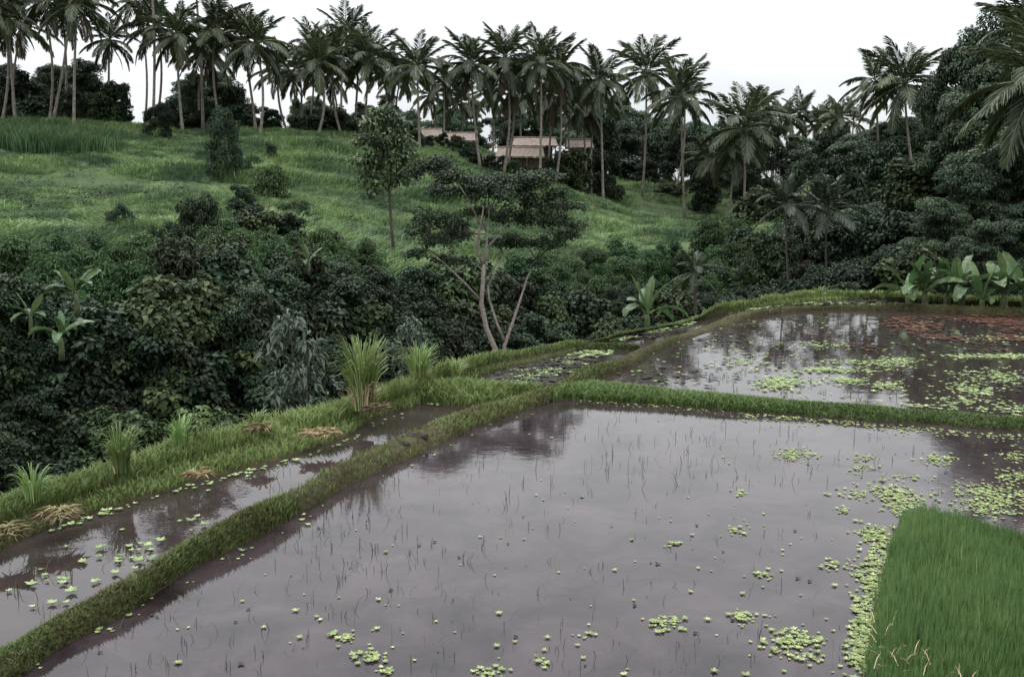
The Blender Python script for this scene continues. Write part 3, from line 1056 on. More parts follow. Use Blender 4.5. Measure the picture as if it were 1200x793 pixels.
# dark broadleaf trees among the palms on the left ridge
gl = 'dark broadleaf trees behind the hilltop palms'
ll = ('%s dark broadleaf tree in the hilltop palm grove, %s', RIDGE)
for px_, top, D, wpx, kind in [(15, 84, 104, 76, 'round'), (60, 74, 108, 66, 'round2'), (100, 66, 106, 66, 'layer'), (135, 94, 100, 54, 'round'), (40, 92, 112, 60, 'tall'), (80, 84, 114, 60, 'layer2'), (38, 110, 98, 60, 'mound'),
                               (85, 108, 97, 60, 'mound'), (-20, 84, 100, 70, 'round2'), (0, 70, 114, 70, 'layer'), (218, 92, 116, 50, 'round2'), (265, 84, 116, 50, 'layer'), (368, 110, 122, 46, 'round'), (118, 110, 98, 50, 'mound'),
                               (226, 85, 106, 42, 'layer2'), (250, 80, 110, 46, 'round'), (275, 100, 106, 44, 'tall'), (205, 112, 110, 30, 'tall'), (232, 128, 104, 50, 'mound'), (292, 118, 108, 30, 'layer'),
                               (348, 112, 118, 26, 'layer'), (400, 125, 118, 40, 'round2'), (428, 118, 120, 40, 'round'), (455, 110, 122, 40, 'layer2'),
                               (383, 138, 112, 40, 'mound'), (425, 140, 112, 40, 'mound'), (520, 120, 150, 46, 'round'), (555, 118, 155, 46, 'tall'),
                               (600, 115, 150, 50, 'round2'), (640, 110, 150, 56, 'round'), (685, 108, 145, 56, 'layer'), (725, 112, 140, 60, 'round2'), (478, 125, 150, 40, 'layer')]:
    tree(px_, top, D, wpx, kind, ll, gl, 'broadleaf_tree')
for k in range(46):
    px_ = -30 + k * 11.5 + random.uniform(-4, 4)
    if 150 < px_ < 172 or 318 < px_ < 345:
        continue
    p = atD(px_, 160, random.uniform(101, 108))
    shrub(p[0], p[1], T1(p[0], p[1]), random.uniform(.9, 1.7) * (1.3 if px_ < 145 else .85), 'bush', lambda look: '%s dark hilltop hedge bush, %s' % (look, zone(px_, RIDGE)), 'hedge bushes at the feet of the hilltop palms')
gl = 'bushy trees in the wood behind the palms right of the huts'
ll = ('%s dark tree in the wood, %s', WOOD)
for px_, top, D, wpx, kind in [(665, 175, 112, 60, 'mound'), (700, 180, 108, 60, 'mound'), (735, 182, 106, 64, 'mound'), (770, 150, 112, 64, 'round'), (725, 140, 116, 60, 'round2'), (762, 190, 100, 60, 'mound'),
                               (800, 160, 104, 70, 'round2'), (835, 150, 100, 60, 'round'), (870, 160, 95, 70, 'layer'), (745, 122, 118, 60, 'round'), (782, 132, 116, 60, 'layer'), (818, 140, 112, 60, 'round2'), (850, 136, 108, 60, 'tall'), (884, 142, 106, 56, 'round'), (708, 128, 122, 56, 'tall'), (830, 205, 88, 60, 'mound'), (785, 215, 92, 50, 'mound'), (880, 205, 84, 60, 'round'),
                               (905, 155, 100, 70, 'round2'), (940, 155, 105, 60, 'round'), (975, 152, 100, 60, 'layer2'), (1005, 150, 96, 60, 'round')]:
    tree(px_, top, D, wpx, kind, ll, gl, 'broadleaf_tree')
gl = 'jungle trees behind the weedy back pond'
ll = ('%s jungle tree rising behind the weedy back pond, %s', JUNG)
for px_, top, D, wpx, kind in [(900, 218, 66, 80, 'round'), (945, 190, 72, 90, 'round2'), (990, 178, 70, 90, 'layer'), (1035, 170, 72, 90, 'round'), (1075, 185, 60, 90, 'layer2'),
                               (870, 262, 56, 70, 'mound'), (905, 270, 52, 70, 'mound'), (945, 250, 54, 80, 'round'), (985, 255, 52, 80, 'layer'), (1020, 238, 52, 80, 'round2'), (1060, 240, 50, 80, 'mound'),
                               (1060, 135, 82, 80, 'round2'), (1095, 105, 90, 80, 'round'), (1030, 140, 84, 70, 'layer'), (1110, 160, 60, 80, 'layer'), (1035, 300, 46, 60, 'mound'), (985, 305, 47, 60, 'mound'), (940, 305, 47, 60, 'mound')]:
    tree(px_, top, D, wpx, kind, ll, gl)
gl = 'tall trees on the right-hand jungle slope'
ll = ('tall %s dark tree on the jungle slope, %s', SLOPE)
for px_, top, D, wpx, kind in [(1118, 52, 66, 70, 'round'), (1150, 25, 66, 90, 'layer'), (1190, 0, 64, 110, 'round2'), (1235, -30, 62, 130, 'round'), (1165, 60, 60, 100, 'round'), (1130, 110, 58, 80, 'layer2'),
                               (1210, 90, 56, 110, 'round2'), (1260, 40, 54, 130, 'layer'), (1180, 140, 54, 100, 'round')]:
    tree(px_, top, D, wpx, kind, ll, gl)
gl = 'drooping leafy masses above the bananas'
ll = ('%s drooping bamboo-like leafy mass, %s', BAMB)
for px_, top, D, wpx, kind in [(1140, 185, 45, 110, 'mound'), (1190, 165, 46, 120, 'mound'), (1100, 225, 44, 90, 'mound'), (1160, 250, 39, 90, 'mound'), (1215, 225, 40, 100, 'mound'), (1090, 290, 41, 70, 'mound'), (1250, 190, 42, 120, 'mound')]:
    tree(px_, top, D, wpx, kind, ll, gl)

for px_, top, D, wpx, kind, label in [
        (235, 228, 36, 70, 'layer', 'small shaggy tree rising from the scrub right below the big dark bush'),
        (292, 232, 38, 76, 'round', 'small round tree in the scrub between shaggy tree and slender tree'),
        (338, 246, 38, 64, 'layer2', 'small ragged tree in the scrub uphill of the half buried banana'),
        (384, 268, 37, 56, 'tall', 'small narrow tree in the scrub nearest the slender tree'),
        (205, 262, 32, 56, 'tall', 'small narrow tree at the scrub edge above the ravine bananas'),
        (262, 272, 31, 70, 'layer', 'small shaggy tree in the middle of the ravine scrub'),
        (318, 284, 30, 66, 'round2', 'small lumpy tree beside the half buried banana'),
        (395, 300, 30, 60, 'layer', 'small shaggy tree downhill of the half buried banana'),
        (228, 318, 26, 70, 'round', 'small round tree overhanging the ravine wall'),
        (290, 330, 25, 70, 'layer2', 'small ragged tree overhanging the ravine above the pale drooping shrub'),
        (140, 258, 40, 50, 'round', 'small round tree at the foot of the grass slope above the ravine bananas')]:
    tree(px_, top, D, wpx, kind, label, None, 'small_tree')
for k in range(22):
    px_ = 835 + k * 11.5 + random.uniform(-4, 4)
    p = atD(px_, 300, terrace_Y(px_) + random.uniform(3, 9))
    shrub(p[0], p[1], T1(p[0], p[1]), random.uniform(.9, 1.4), 'bush', lambda look: '%s dark bush behind the far bank, %s' % (look, zone(px_, JUNG)), 'bushes behind the far bank')
for px_, py_, D in [(588, 200, 103), (602, 202, 103), (618, 205, 103), (632, 208, 103), (648, 208, 105), (575, 198, 103), (556, 198, 102), (545, 195, 102), (490, 176, 116), (503, 176, 116), (520, 178, 116), (535, 180, 116), (550, 180, 116), (672, 205, 112), (686, 206, 112)]:
    p = atD(px_, py_, D)
    shrub(p[0], p[1], T1(p[0], p[1]), random.uniform(.6, .95), 'bush', lambda look: '%s bush before the thatched huts, %s' % (look, zone(px_, [(560, 'on the side of the slender tree'), (640, 'below the long hut'), (9999, 'beside the wood')])), 'bushes before the huts')

# slim tree on the hillside
p = atD(463, 330, 42)
zb = T1(p[0], p[1])
e = thing('slim_tree', 'slender upright tree with an oval leafy crown standing before the huts', 'tree', (p[0], p[1], zb - .1))


def rel(px_, py_, dd=0.0, D=42, o=p, zb_=zb):
    q_ = atD(px_, py_, D + dd)
    return (q_[0] - o[0], dd, q_[2] - zb_ + .1)


obj('trunk', MB().tube([(0, 0, -.3), rel(465, 330), rel(459, 270), rel(456, 220), rel(453, 170), rel(450, 135)], [.085, .075, .065, .055, .04, .02], 8)
    .tube([rel(456, 225), rel(440, 205, -.3), rel(425, 195, -.5)], [.04, .03, .015], 5).tube([rel(455, 215), rel(470, 195, .3), rel(478, 180, .3)], [.04, .03, .015], 5)
    .mesh('trunk', M['bark'], True), e)
bl = [(*rel(px_, py_, dd), r_ * 1.17) for px_, py_, dd, r_ in [(450, 135, 0, .5), (440, 150, -.3, .6), (462, 150, .3, .55), (430, 170, .2, .65), (452, 172, -.5, .7), (472, 168, .2, .55), (424, 190, -.2, .55),
                                                       (445, 195, .5, .65), (470, 192, -.3, .6), (432, 212, .1, .45), (455, 212, -.2, .5), (475, 210, .3, .4), (438, 228, -.3, .35), (482, 185, 0, .35)]]
obj('crown', crown_leaves(MB(), bl, 4600, .19, .3, 12, .36, .9, .1).mesh('crown', M['slim']), e)

# forked pale tree at the terrace edge (feathery umbrella crown)
TD = 28.0
p = atD(584, 414, TD)
p[2] = T1(p[0], p[1])
e = thing('forked_tree', 'pale barked forked tree with a feathery umbrella crown rising from the ravine edge', 'tree', p)


def rl(px_, py_, dd=0.0):
    q_ = atD(px_, py_, TD + dd)
    return np.array((q_[0] - p[0], q_[1] - p[1], q_[2] - p[2]))


tb = MB()
tb.tube([(.1, 0, -.4), (.05, 0, .6 * rl(584, 414)[2]), rl(580, 408), rl(570, 385), rl(564, 355), rl(566, 330), rl(567, 310)], np.array([.14, .12, .085, .075, .068, .062, .055]) * .95, 8)
tb.tube([rl(567, 312), rl(560, 295), rl(561, 275, -.2), rl(564, 258, -.3), rl(567, 242, -.3)], np.array([.052, .046, .04, .03, .018]) * .95, 7)
tb.tube([rl(567, 312), rl(570, 295), rl(571, 275), rl(573, 250, .2), rl(572, 225, .3)], np.array([.045, .036, .03, .022, .012]) * .95, 7)
tb.tube([rl(563, 352), rl(545, 332, -.2), rl(522, 310, -.4), rl(500, 292, -.5)], np.array([.04, .034, .026, .012]) * .95, 7)
tb.tube([rl(562, 262, -.3), rl(550, 236, -.4), rl(535, 212, -.5), rl(528, 200, -.5)], np.array([.03, .024, .016, .01]) * .95, 6)
tb.tube([rl(571, 290), rl(585, 275, .3), rl(600, 258, .5), rl(614, 246, .6)], np.array([.03, .024, .018, .01]) * .95, 6)
obj('trunk', tb.mesh('trunk', M['palebark'], True), e)
tb = MB()
tb.tube([(.4, .2, -.4), (.3, .2, .6 * rl(592, 412)[2]), rl(591, 405, .2), rl(600, 380, .3), rl(610, 350, .4), rl(618, 325, .5), rl(628, 305, .6)], np.array([.10, .085, .06, .045, .036, .026, .012]) * .95, 7)
tb.tube([rl(591, 400, .2), rl(582, 378, .2), rl(573, 350, .3), rl(572, 335, .3)], np.array([.05, .04, .034, .028]) * .95, 7)
tb.tube([rl(572, 337, .3), rl(580, 318, .4), rl(590, 300, .5)], np.array([.026, .02, .01]) * .95, 6)
obj('second_trunk', tb.mesh('second_trunk', M['palebark'], True), e)
bl = []
for px_, py_, dd, r_ in [(560, 216, 0, .42), (530, 208, -.4, .42), (500, 196, -.3, .38), (482, 200, .3, .28), (590, 214, .3, .42), (618, 210, .2, .4), (545, 225, .4, .38), (575, 226, -.3, .42),
                         (605, 228, .1, .42), (632, 236, .4, .36), (520, 222, .8, .3), (560, 248, .7, .36), (598, 252, .6, .4), (625, 256, .5, .4), (650, 258, .6, .32), (505, 255, -.4, .36), (525, 262, .9, .38),
                         (540, 275, 1.0, .38), (510, 280, -.2, .34), (490, 270, -.5, .26), (585, 282, 1.0, .36), (612, 284, .9, .38), (640, 284, .8, .36), (662, 274, .8, .28), (488, 296, -.5, .24),
                         (520, 302, -.3, .22), (625, 305, .7, .24), (515, 188, -.2, .3), (640, 206, .2, .3), (628, 216, .3, .3), (668, 240, .6, .26), (676, 262, .8, .24), (655, 226, .4, .28)]:
    bl.append((*rl(px_, py_ + 4, dd), r_ * 1.7))
tb = MB()
ends = np.array([rl(567, 242, -.3), rl(572, 225, .3), rl(500, 292, -.5), rl(528, 200, -.5), rl(614, 246, .6), rl(628, 305, .6), rl(590, 300, .5), rl(561, 275, -.2), rl(571, 275)])
for q_ in bl:
    c = np.array(q_[:3])
    a_ = ends[np.argmin(np.linalg.norm(ends - c, axis=1) + .8 * np.maximum(0, ends[:, 2] - c[2]))]
    mid_ = (a_ + c) / 2 + np.array((0, 0, .08)) + rng.normal(0, .04, 3)
    tb.tube([a_, mid_, c], [.016, .011, .005], 5)
    for k in range(4):
        tb.tube([mid_ * .4 + c * .6, c + rng.normal(0, .6, 3) * q_[3] * np.array((1, 1, .5))], [.006, .003], 4)
obj('twigs', tb.mesh('twigs', M['bark']), e)
obj('crown', crown_leaves(MB(), bl, 30000, .08, .3, 16, .36, .15, .1, .2, .6).mesh('crown', M['albizia']), e)


# ------------------------------------------------------------------ coconut palms
def frond_mesh(elev, seed, L=1.0, nl=46, mat='frond', droopy=1.0):
    r_ = np.random.default_rng(seed)
    b = MB()
    n = 12
    s_ = np.linspace(0, 1, n)
    e0 = R(elev)
    kk = R((42 if elev > 45 else 72 if elev > 0 else 50)) * droopy * r_.uniform(.85, 1.15)
    th = e0 - kk * s_ ** 1.35
    th = np.maximum(th, R(-88))
    d = np.stack([np.cos(th), np.zeros(n), np.sin(th)], 1)
    P = np.concatenate([np.zeros((1, 3)), np.cumsum(d[:-1] * (L / (n - 1)), 0)])
    P[:, 1] += .05 * L * r_.normal() * s_ ** 2
    b.tube(P, np.linspace(.013, .003, n) * L, 4, .95)
    Cs, Ts, Ns, Ls, vs = [], [], [], [], []
    for side in (-1, 1):
        for i_ in range(nl):
            s0 = .14 + .85 * (i_ + r_.uniform(-.25, .25)) / nl
            c = np.array([np.interp(s0, s_, P[:, m]) for m in range(3)])
            tg = np.array([np.interp(s0, s_, d[:, m]) for m in range(3)])
            up = np.array((-tg[2], 0, tg[0]))
            sdv = np.array((0, side, 0.0))
            a_ = R(52 - 30 * s0 + r_.uniform(-6, 6))
            ln = .27 * L * (math.sin(math.pi * (.14 + .8 * s0)) ** .7) * r_.uniform(.85, 1.1)
            dirn = sdv * math.sin(a_) + tg * math.cos(a_) + np.array((0, 0, -1)) * r_.uniform(.1, .5) + up * .1
            dirn /= np.linalg.norm(dirn)
            nn = np.cross(dirn, np.cross(up, dirn) + 1e-4)
            nn /= np.linalg.norm(nn) + 1e-9
            Cs.append(c), Ts.append(dirn), Ns.append(nn), Ls.append(ln)
            vs.append(np.clip(r_.normal(.42, .18), 0, 1))
    Ls = np.array(Ls)
    b.leaves(np.array(Cs), np.array(Ns), np.array(Ts), Ls, 0.0115 * L, np.array(vs), .03)
    return b.mesh('frond', M[mat])


ELEV = [84, 72, 60, 48, 36, 24, 10, -5, -20, -36]
FR = {e_: [frond_mesh(e_, 10 * k + i_) for k in range(2)] for i_, e_ in enumerate(ELEV)}
FR_DARK = {e_: [frond_mesh(e_, 400 + i_, nl=30, mat='frond_dark', droopy=.8)] for i_, e_ in enumerate(ELEV)}
FRD = [frond_mesh(-48, 90 + k, mat='frond_dead') for k in range(2)]
cb = MB()
for k in range(7):
    a_ = k * 2.4
    c = np.array((math.cos(a_) * .28, math.sin(a_) * .28, -.25 - .12 * (k % 3)))
    tt = np.linspace(-1, 1, 6)
    cb.tube(np.stack([np.full(6, c[0]), np.full(6, c[1]), c[2] + tt * .15], 1), np.sqrt(np.clip(1 - tt ** 2, .02, 1)) * .125, 7)
COCO = cb.mesh('coconuts', M['coconut'], True)


def palm(cx, cy, bx, by, D, L=4.1, nf=24, label='', group=None, bend=.4, nuts=True, tr=.125, gz=None, low=-36, dead=1, fr=None, bark='trunk'):
    """crown at pixel (cx, cy), foot below pixel column bx, both D metres ahead"""
    k = KD(cx, D)
    D, L, tr = D * k, L * k, tr * k ** .5
    top = atD(cx, cy, D)
    f = atD(bx, by, D)
    z0 = T1(f[0], D) if gz is None else gz
    L = L * random.uniform(.88, 1.08)
    nf = nf + random.randint(-4, 3)
    e = thing('coconut_palm', label, 'palm', (f[0], D, z0), 0, group)
    t = top - np.array((f[0], D, z0))
    s_ = np.linspace(0, 1, 12)
    bd = random.uniform(-bend, bend) * 1.6
    pts = np.stack([t[0] * s_ + bd * np.sin(s_ * math.pi), .25 * bend * np.sin(s_ * 3.1), t[2] * s_], 1)
    pts[0, 2] = -.4
    rad_ = np.interp(s_, [0, .06, .15, 1], [tr * 1.7, tr * 1.25, tr, tr * .72])
    obj('trunk', MB().tube(pts, rad_, 8).mesh('trunk', M[bark], True), e)
    a0 = random.uniform(0, 6.28)
    for k in range(nf):
        el_ = 86 - (86 - low) * (k / (nf - 1)) ** 1.0 + random.uniform(-7, 7)
        eb = min(ELEV, key=lambda q_: abs(q_ - el_))
        sc_ = L * random.uniform(.86, 1.08) * (.78 if eb > 75 else 1.0)
        obj('frond', random.choice((fr or FR)[eb]), e, tuple(t + np.array((0, 0, random.uniform(-.15, .2)))), a0 + k * 2.399 + random.uniform(-.25, .25), sc_,
            rot=(random.uniform(-.15, .15), random.uniform(-.08, .08), a0 + k * 2.399 + random.uniform(-.25, .25)))
    for k in range(random.randint(0, 3) if dead else 0):
        obj('dead_frond', random.choice(FRD), e, tuple(t + np.array((0, 0, -.3))), random.uniform(0, 6.28), L * .8)
    if nuts:
        obj('coconuts', COCO, e, tuple(t))
    return e


ORD = ['first', 'second', 'third', 'fourth', 'fifth', 'sixth', 'seventh', 'eighth', 'ninth', 'tenth', 'eleventh', 'twelfth', 'thirteenth', 'fourteenth']


def palm_row(spec, text, group, key=lambda q_: q_[0], **kw):
    for k, q_ in enumerate(sorted(spec, key=key)):
        palm(*q_, label=text % ORD[k], group=group, **kw)


gA = 'coconut palms at the top of the grass slope'
palm_row([(5, 20, 1, 145, 90), (50, 2, 56, 140, 96), (72, 8, 74, 140, 100), (26, 30, 16, 140, 102), (-25, 5, -28, 140, 86), (82, -75, 60, 140, 92), (8, -110, 18, 140, 90)],
         '%s hilltop coconut palm from the small thin palm, going away from the huts', gA, key=lambda q_: -q_[2])
palm_row([(185, 32, 181, 138, 100), (207, 42, 214, 148, 92), (252, 36, 261, 148, 94), (243, 60, 236, 148, 104), (284, 48, 300, 152, 96), (300, 52, 304, 156, 92), (160, 2, 168, 130, 110),
          (168, -105, 178, 140, 92), (225, -60, 238, 148, 98)],
         '%s hilltop coconut palm from the small thin palm, going towards the huts', gA, key=lambda q_: q_[2])
palm(90, 4, 86, 150, 86, label='coconut palm with a tall pale straight trunk standing clear of the dark trees')
palm(128, 48, 127, 130, 100, 3.2, 18, 'small thin coconut palm standing alone in the sky gap', bend=.1)
palm(326, 82, 339, 158, 102, 3.6, 22, 'coconut palm leaning over the gap beside the slope top palms')
palm_row([(351, 84, 347, 160, 108), (372, 74, 372, 163, 96), (392, 66, 401, 162, 100), (406, 42, 402, 160, 112), (420, 62, 414, 160, 104), (434, 68, 428, 158, 100), (388, 92, 392, 160, 116),
                          (450, 82, 446, 165, 118), (470, 88, 470, 165, 128), (365, 55, 358, 160, 118)],
         '%s palm from the leaning gap palm in the cluster before the huts', 'coconut palms between the slope top and the huts', key=lambda q_: q_[2])
palm(489, 78, 492, 165, 98, 4.2, 24, 'coconut palm behind the slender oval-crowned tree', bend=.15)
palm(552, 76, 563, 196, 100, 4.3, 24, 'coconut palm with a slightly leaning trunk in front of the small thatched roof', bend=.2, low=-46)
palm_row([(592, 70, 590, 192, 101), (604, 95, 594, 192, 104), (634, 74, 632, 214, 98), (654, 84, 651, 216, 103), (646, 112, 640, 215, 112), (575, 108, 577, 180, 118), (520, 96, 520, 170, 130),
                          (612, 112, 615, 180, 130), (668, 108, 672, 190, 120), (540, 120, 543, 175, 134), (505, 112, 508, 170, 134), (684, 125, 690, 205, 116)],
         '%s coconut palm among the thatched huts, counted from the slender oval crowned tree', 'coconut palms standing round the thatched huts', key=lambda q_: q_[2], low=-44)
palm(703, 94, 707, 243, 94, 4.3, 26, 'full crowned coconut palm on the grass strip nearest the thatched huts', bend=.15, low=-48)
palm(696, 112, 694, 206, 110, 4.2, 20, 'coconut palm whose trunk leans behind the full crowned palm', bend=.3)
palm(757, 86, 752, 248, 90, 4.2, 24, 'straight coconut palm on the grass strip beside the full crowned palm', bend=.15)
palm(797, 112, 802, 258, 84, 4.3, 24, 'coconut palm in the middle of the grass strip with a very straight trunk', bend=.1)
palm(802, 120, 790, 225, 98, 4.0, 20, 'coconut palm just behind the very straight trunked palm')
palm(872, 150, 870, 268, 80, 3.9, 24, 'coconut palm at the low end of the grass strip beside the jungle', bend=.15)
palm(860, 172, 852, 264, 82, 3.6, 18, 'coconut palm leaning beside the last palm of the grass strip', bend=.3)
palm(829, 186, 822, 240, 88, 3.4, 18, 'short coconut palm between the grass strip palms with low hanging fronds', low=-50, nuts=False)
palm_row([(904, 140, 905, 180, 128), (921, 140, 921, 180, 130), (938, 136, 938, 180, 132), (958, 146, 958, 180, 135), (985, 138, 985, 180, 124), (1000, 142, 1000, 180, 126), (890, 130, 890, 180, 118), (970, 150, 970, 180, 130)],
         '%s small distant skyline palm, counted from the grass strip', 'distant palms on the skyline above the wood', L=3.8, nf=18, dead=0)
palm(1026, 96, 1040, 180, 82, 3.7, 22, 'windblown coconut palm at the jungle edge half hidden by its neighbour')
palm(1060, 100, 1080, 178, 78, 4.0, 24, 'windblown coconut palm leaning out from the jungle with a curved trunk', bend=.5, low=-50)
palm(1222, 95, 1230, 300, 44, 4.3, 24, 'large drooping coconut palm hanging over the bamboo-like mound above the bananas', low=-50, bend=.3)
palm(1215, 45, 1225, 300, 50, 4.0, 18, 'coconut palm high in the dark trees of the jungle slope', low=-50, bend=.3)
palm(921, 240, 927, 346, 43.5, 1.9, 20, 'slender young palm with glossy fronds at the terrace end', nuts=False, tr=.05, bend=.05, dead=0, low=-25, fr=FR_DARK, bark='bark')
palm(970, 245, 972, 346, 44.5, 1.9, 20, 'young palm with fanned fronds beside the slender glossy one', nuts=False, tr=.05, bend=.1, dead=0, low=-25, fr=FR_DARK, bark='bark')
palm(815, 318, 816, 380, 36, 1.15, 12, 'low feathery palm in the ravine beside the young banana', nuts=False, tr=.05, bend=.05, gz=-1.5, dead=0, fr=FR_DARK, bark='bark')


# ------------------------------------------------------------------ bananas
def banana_leaf(seed, droop):
    r_ = np.random.default_rng(seed)
    n = 11
    s_ = np.linspace(0, 1, n)
    th = R(74 - droop * .3) - R(droop) * s_ ** 1.2
    d = np.stack([np.cos(th), np.zeros(n), np.sin(th)], 1)
    P = np.concatenate([np.zeros((1, 3)), np.cumsum(d[:-1] / (n - 1), 0)])
    wd = .12 * np.interp(s_, [0, .14, .2, .4, .7, .9, 1], [.02, .03, .45, .95, 1.0, .7, .05])
    up = np.stack([-d[:, 2], np.zeros(n), d[:, 0]], 1)
    b = MB()
    b.tube(P, np.linspace(.016, .004, n), 5, .95)
    for side in (-1, 1):
        # lamina in strips, torn between some of them
        for i_ in range(1, n - 1):
            tw = r_.uniform(-.05, .05)
            e0 = P[i_] + np.array((0, side * wd[i_], 0)) + up[i_] * (wd[i_] * .28 + tw * .4)
            e1 = P[i_ + 1] + np.array((0, side * wd[i_ + 1], 0)) + up[i_ + 1] * (wd[i_ + 1] * .28 + tw * .4)
            if r_.random() < .3:
                e1 = e1 * .85 + e0 * .15
            b.add([P[i_], e0, e1, P[i_ + 1]], None, [(0, 1, 2, 3)] if side > 0 else [(3, 2, 1, 0)], np.clip(r_.normal(.5, .12) + .15 * s_[i_], 0, 1))
    return b.mesh('banana_leaf', M['banana'])


BL = [banana_leaf(k, dr) for k, dr in enumerate((10, 38, 68, 92, 118))]


def banana(loc, H, nleaf, L, label, group=None, a0=0.0):
    e = thing('banana_plant', label, 'banana plant', loc, 0, group)
    obj('stem', MB().tube([(0, 0, -.15), (.01, 0, H * .5), (0, .01, H)], [.085 * L, .07 * L, .045 * L], 8).mesh('stem', M['banstem'], True), e)
    for k in range(nleaf):
        a_ = a0 + k * 2.25 + random.uniform(-.3, .3)
        i_ = min(4, int(k / nleaf * 5 + random.uniform(0, .6)))
        obj('leaf', BL[i_], e, (0, 0, H * random.uniform(.85, 1.0)), 0, L * random.uniform(.8, 1.1), rot=(random.uniform(-.5, .5), random.uniform(-.2, .2), a_))
    return e


for (px_, py_, D, H, nl, L, label) in [
        (1072, 352, 30.5, .55, 6, 1.15, 'smaller banana plant at the end of the banana row beside the pond bank'),
        (1092, 353, 31.0, .7, 7, 1.25, 'banana plant with arching leaves next to the smaller one'),
        (1118, 352, 31.5, .7, 7, 1.2, 'banana plant with low spreading leaves in the middle of the row'),
        (1135, 354, 30.5, .85, 8, 1.45, 'largest banana plant with a broad upright leaf'),
        (1160, 357, 30.2, .5, 6, 1.1, 'low banana sucker between the two largest banana plants'),
        (1186, 357, 30.6, .8, 8, 1.4, 'upright banana plant after the low sucker at the pond corner'),
        (1212, 357, 31.0, .9, 8, 1.4, 'last banana plant of the row beyond the pond corner')]:
    p = W(px_, py_, .3)
    banana((p[0], p[1] + .5, .15), H * .5, nl + 2, L * 1.1, label, 'banana plants behind the back pond', random.uniform(0, 6))
p = W(760, 376, .3)
banana((p[0], p[1] + .3, .15), .28, 9, 1.05, 'young banana plant sprouting at the ravine edge beside the third pool', None, 1.0)
for px_, py_, D, H, nl, L, label in [(72, 412, 16.8, .25, 9, .62, 'pale green banana plant growing out of the ravine bushes'),
                                     (90, 362, 18.8, .3, 9, .72, 'taller banana plant above the pale one in the ravine bushes'),
                                     (36, 382, 18.2, .2, 7, .5, 'small banana plant with yellowish leaves in the ravine bushes'),
                                     (362, 316, 27.0, .2, 7, .6, 'banana plant half buried at the top of the ravine thicket')]:
    p = atD(px_, py_, D)
    banana((p[0], p[1], p[2]), H, nl, L, label, None, random.uniform(0, 6))


# ------------------------------------------------------------------ thatched huts
def hut(pa, pb, D, eave_drop, depth, label, rz=0.0, wall=1.5):
    """ridge from pixel pa to pb; the near roof slope falls eave_drop metres"""
    a, b = atD(*pa, D), atD(*pb, D)
    c = (a + b) / 2
    Lr = abs(b[0] - a[0]) / 2
    zr = c[2]
    g = T1(c[0], c[1])
    e = thing('thatched_hut', label, 'hut', (c[0], c[1] + depth, g), rz)
    h = zr - g
    ev = h - eave_drop
    ov = .45
    b_ = MB()
    # two thick thatch slopes with ragged eaves and gable ends cut back at the ridge
    nx = 26
    for side in (-1, 1):
        xs_ = np.linspace(-Lr - ov, Lr + ov, nx)
        rows = []
        for t_ in (0, .25, .5, .75, 1.0):
            sag = .05 * math.sin(t_ * 3.1)
            rg = rng.normal(0, .035, nx) if t_ == 1 else rng.normal(0, .015, nx)
            xr = xs_ * (.9 + .1 * t_)
            rows.append(np.stack([xr, np.full(nx, side * t_ * depth), h + .06 - (h - ev) * t_ - sag + rg], 1))
        top = np.array(rows)
        bot = top - np.array((0, 0, .14))
        V_ = np.concatenate([top.reshape(-1, 3), bot.reshape(-1, 3)])
        q_ = []
        m = 5 * nx
        for r_ in range(4):
            for i_ in range(nx - 1):
                k_ = r_ * nx + i_
                f_ = (k_, k_ + 1, k_ + nx + 1, k_ + nx)
                q_.append(f_[::side])
                q_.append(tuple(x_ + m for x_ in f_[::-side]))
        for i_ in range(nx - 1):
            q_.append((4 * nx + i_, 4 * nx + i_ + 1, 4 * nx + i_ + 1 + m, 4 * nx + i_ + m))
        for r_ in range(4):
            for i_ in (0, nx - 1):
                q_.append((r_ * nx + i_, (r_ + 1) * nx + i_, (r_ + 1) * nx + i_ + m, r_ * nx + i_ + m))
        b_.add(V_, None, q_)
    b_.tube([(-Lr * .98 - ov * .9, 0, h + .08), (0, 0, h + .06), (Lr * .98 + ov * .9, 0, h + .08)], .11, 6)
    obj('roof', b_.mesh('roof', M['thatch']), e)
    wb = MB()
    dp = depth * .72
    x0 = Lr * .9
    Vb = []
    for zz in (-.5, ev + .12):
        Vb += [(-x0, -dp, zz), (x0, -dp, zz), (x0, dp, zz), (-x0, dp, zz)]
    Vb += [(-x0, 0, h - .12), (x0, 0, h - .12)]
    wb.add(Vb, [(4, 7, 8), (5, 9, 6)], [(0, 1, 5, 4), (1, 2, 6, 5), (2, 3, 7, 6), (3, 0, 4, 7)])
    obj('wall', wb.mesh('wall', M['hutwall']), e)
    for sx in (-1, -.33, .33, 1):
        obj('post', MB().tube([(sx * (Lr + .1), -depth * .9, -.5), (sx * (Lr + .1), -depth * .9, ev + .1)], .07, 6).mesh('post', M['post']), e)
    return e


hut((549, 185), (585, 184), 106, .95, 1.5, 'small open thatched hut set lowest on the slope before the palm trunks', -.12)
hut((586, 173), (635, 172), 109, 1.05, 1.9, 'long thatched hut with a dark gable just uphill of the lowest hut', -.08)
hut((604, 160), (650, 162), 122, 1.0, 1.9, 'pale thatched hut behind the long dark-gabled hut')
hut((668, 163), (692, 164), 120, .95, 1.6, 'thatched hut at the end of the group beside the wood')
hut((524, 155), (556, 156), 122, .95, 1.7, 'thatched hut behind the palms between the slender tree and the lowest hut')
hut((487, 151), (514, 151), 122, .95, 1.6, 'thatched hut farthest up the slope behind the slender tree')

# ------------------------------------------------------------------ tall grass clumps, straw and other bank plants


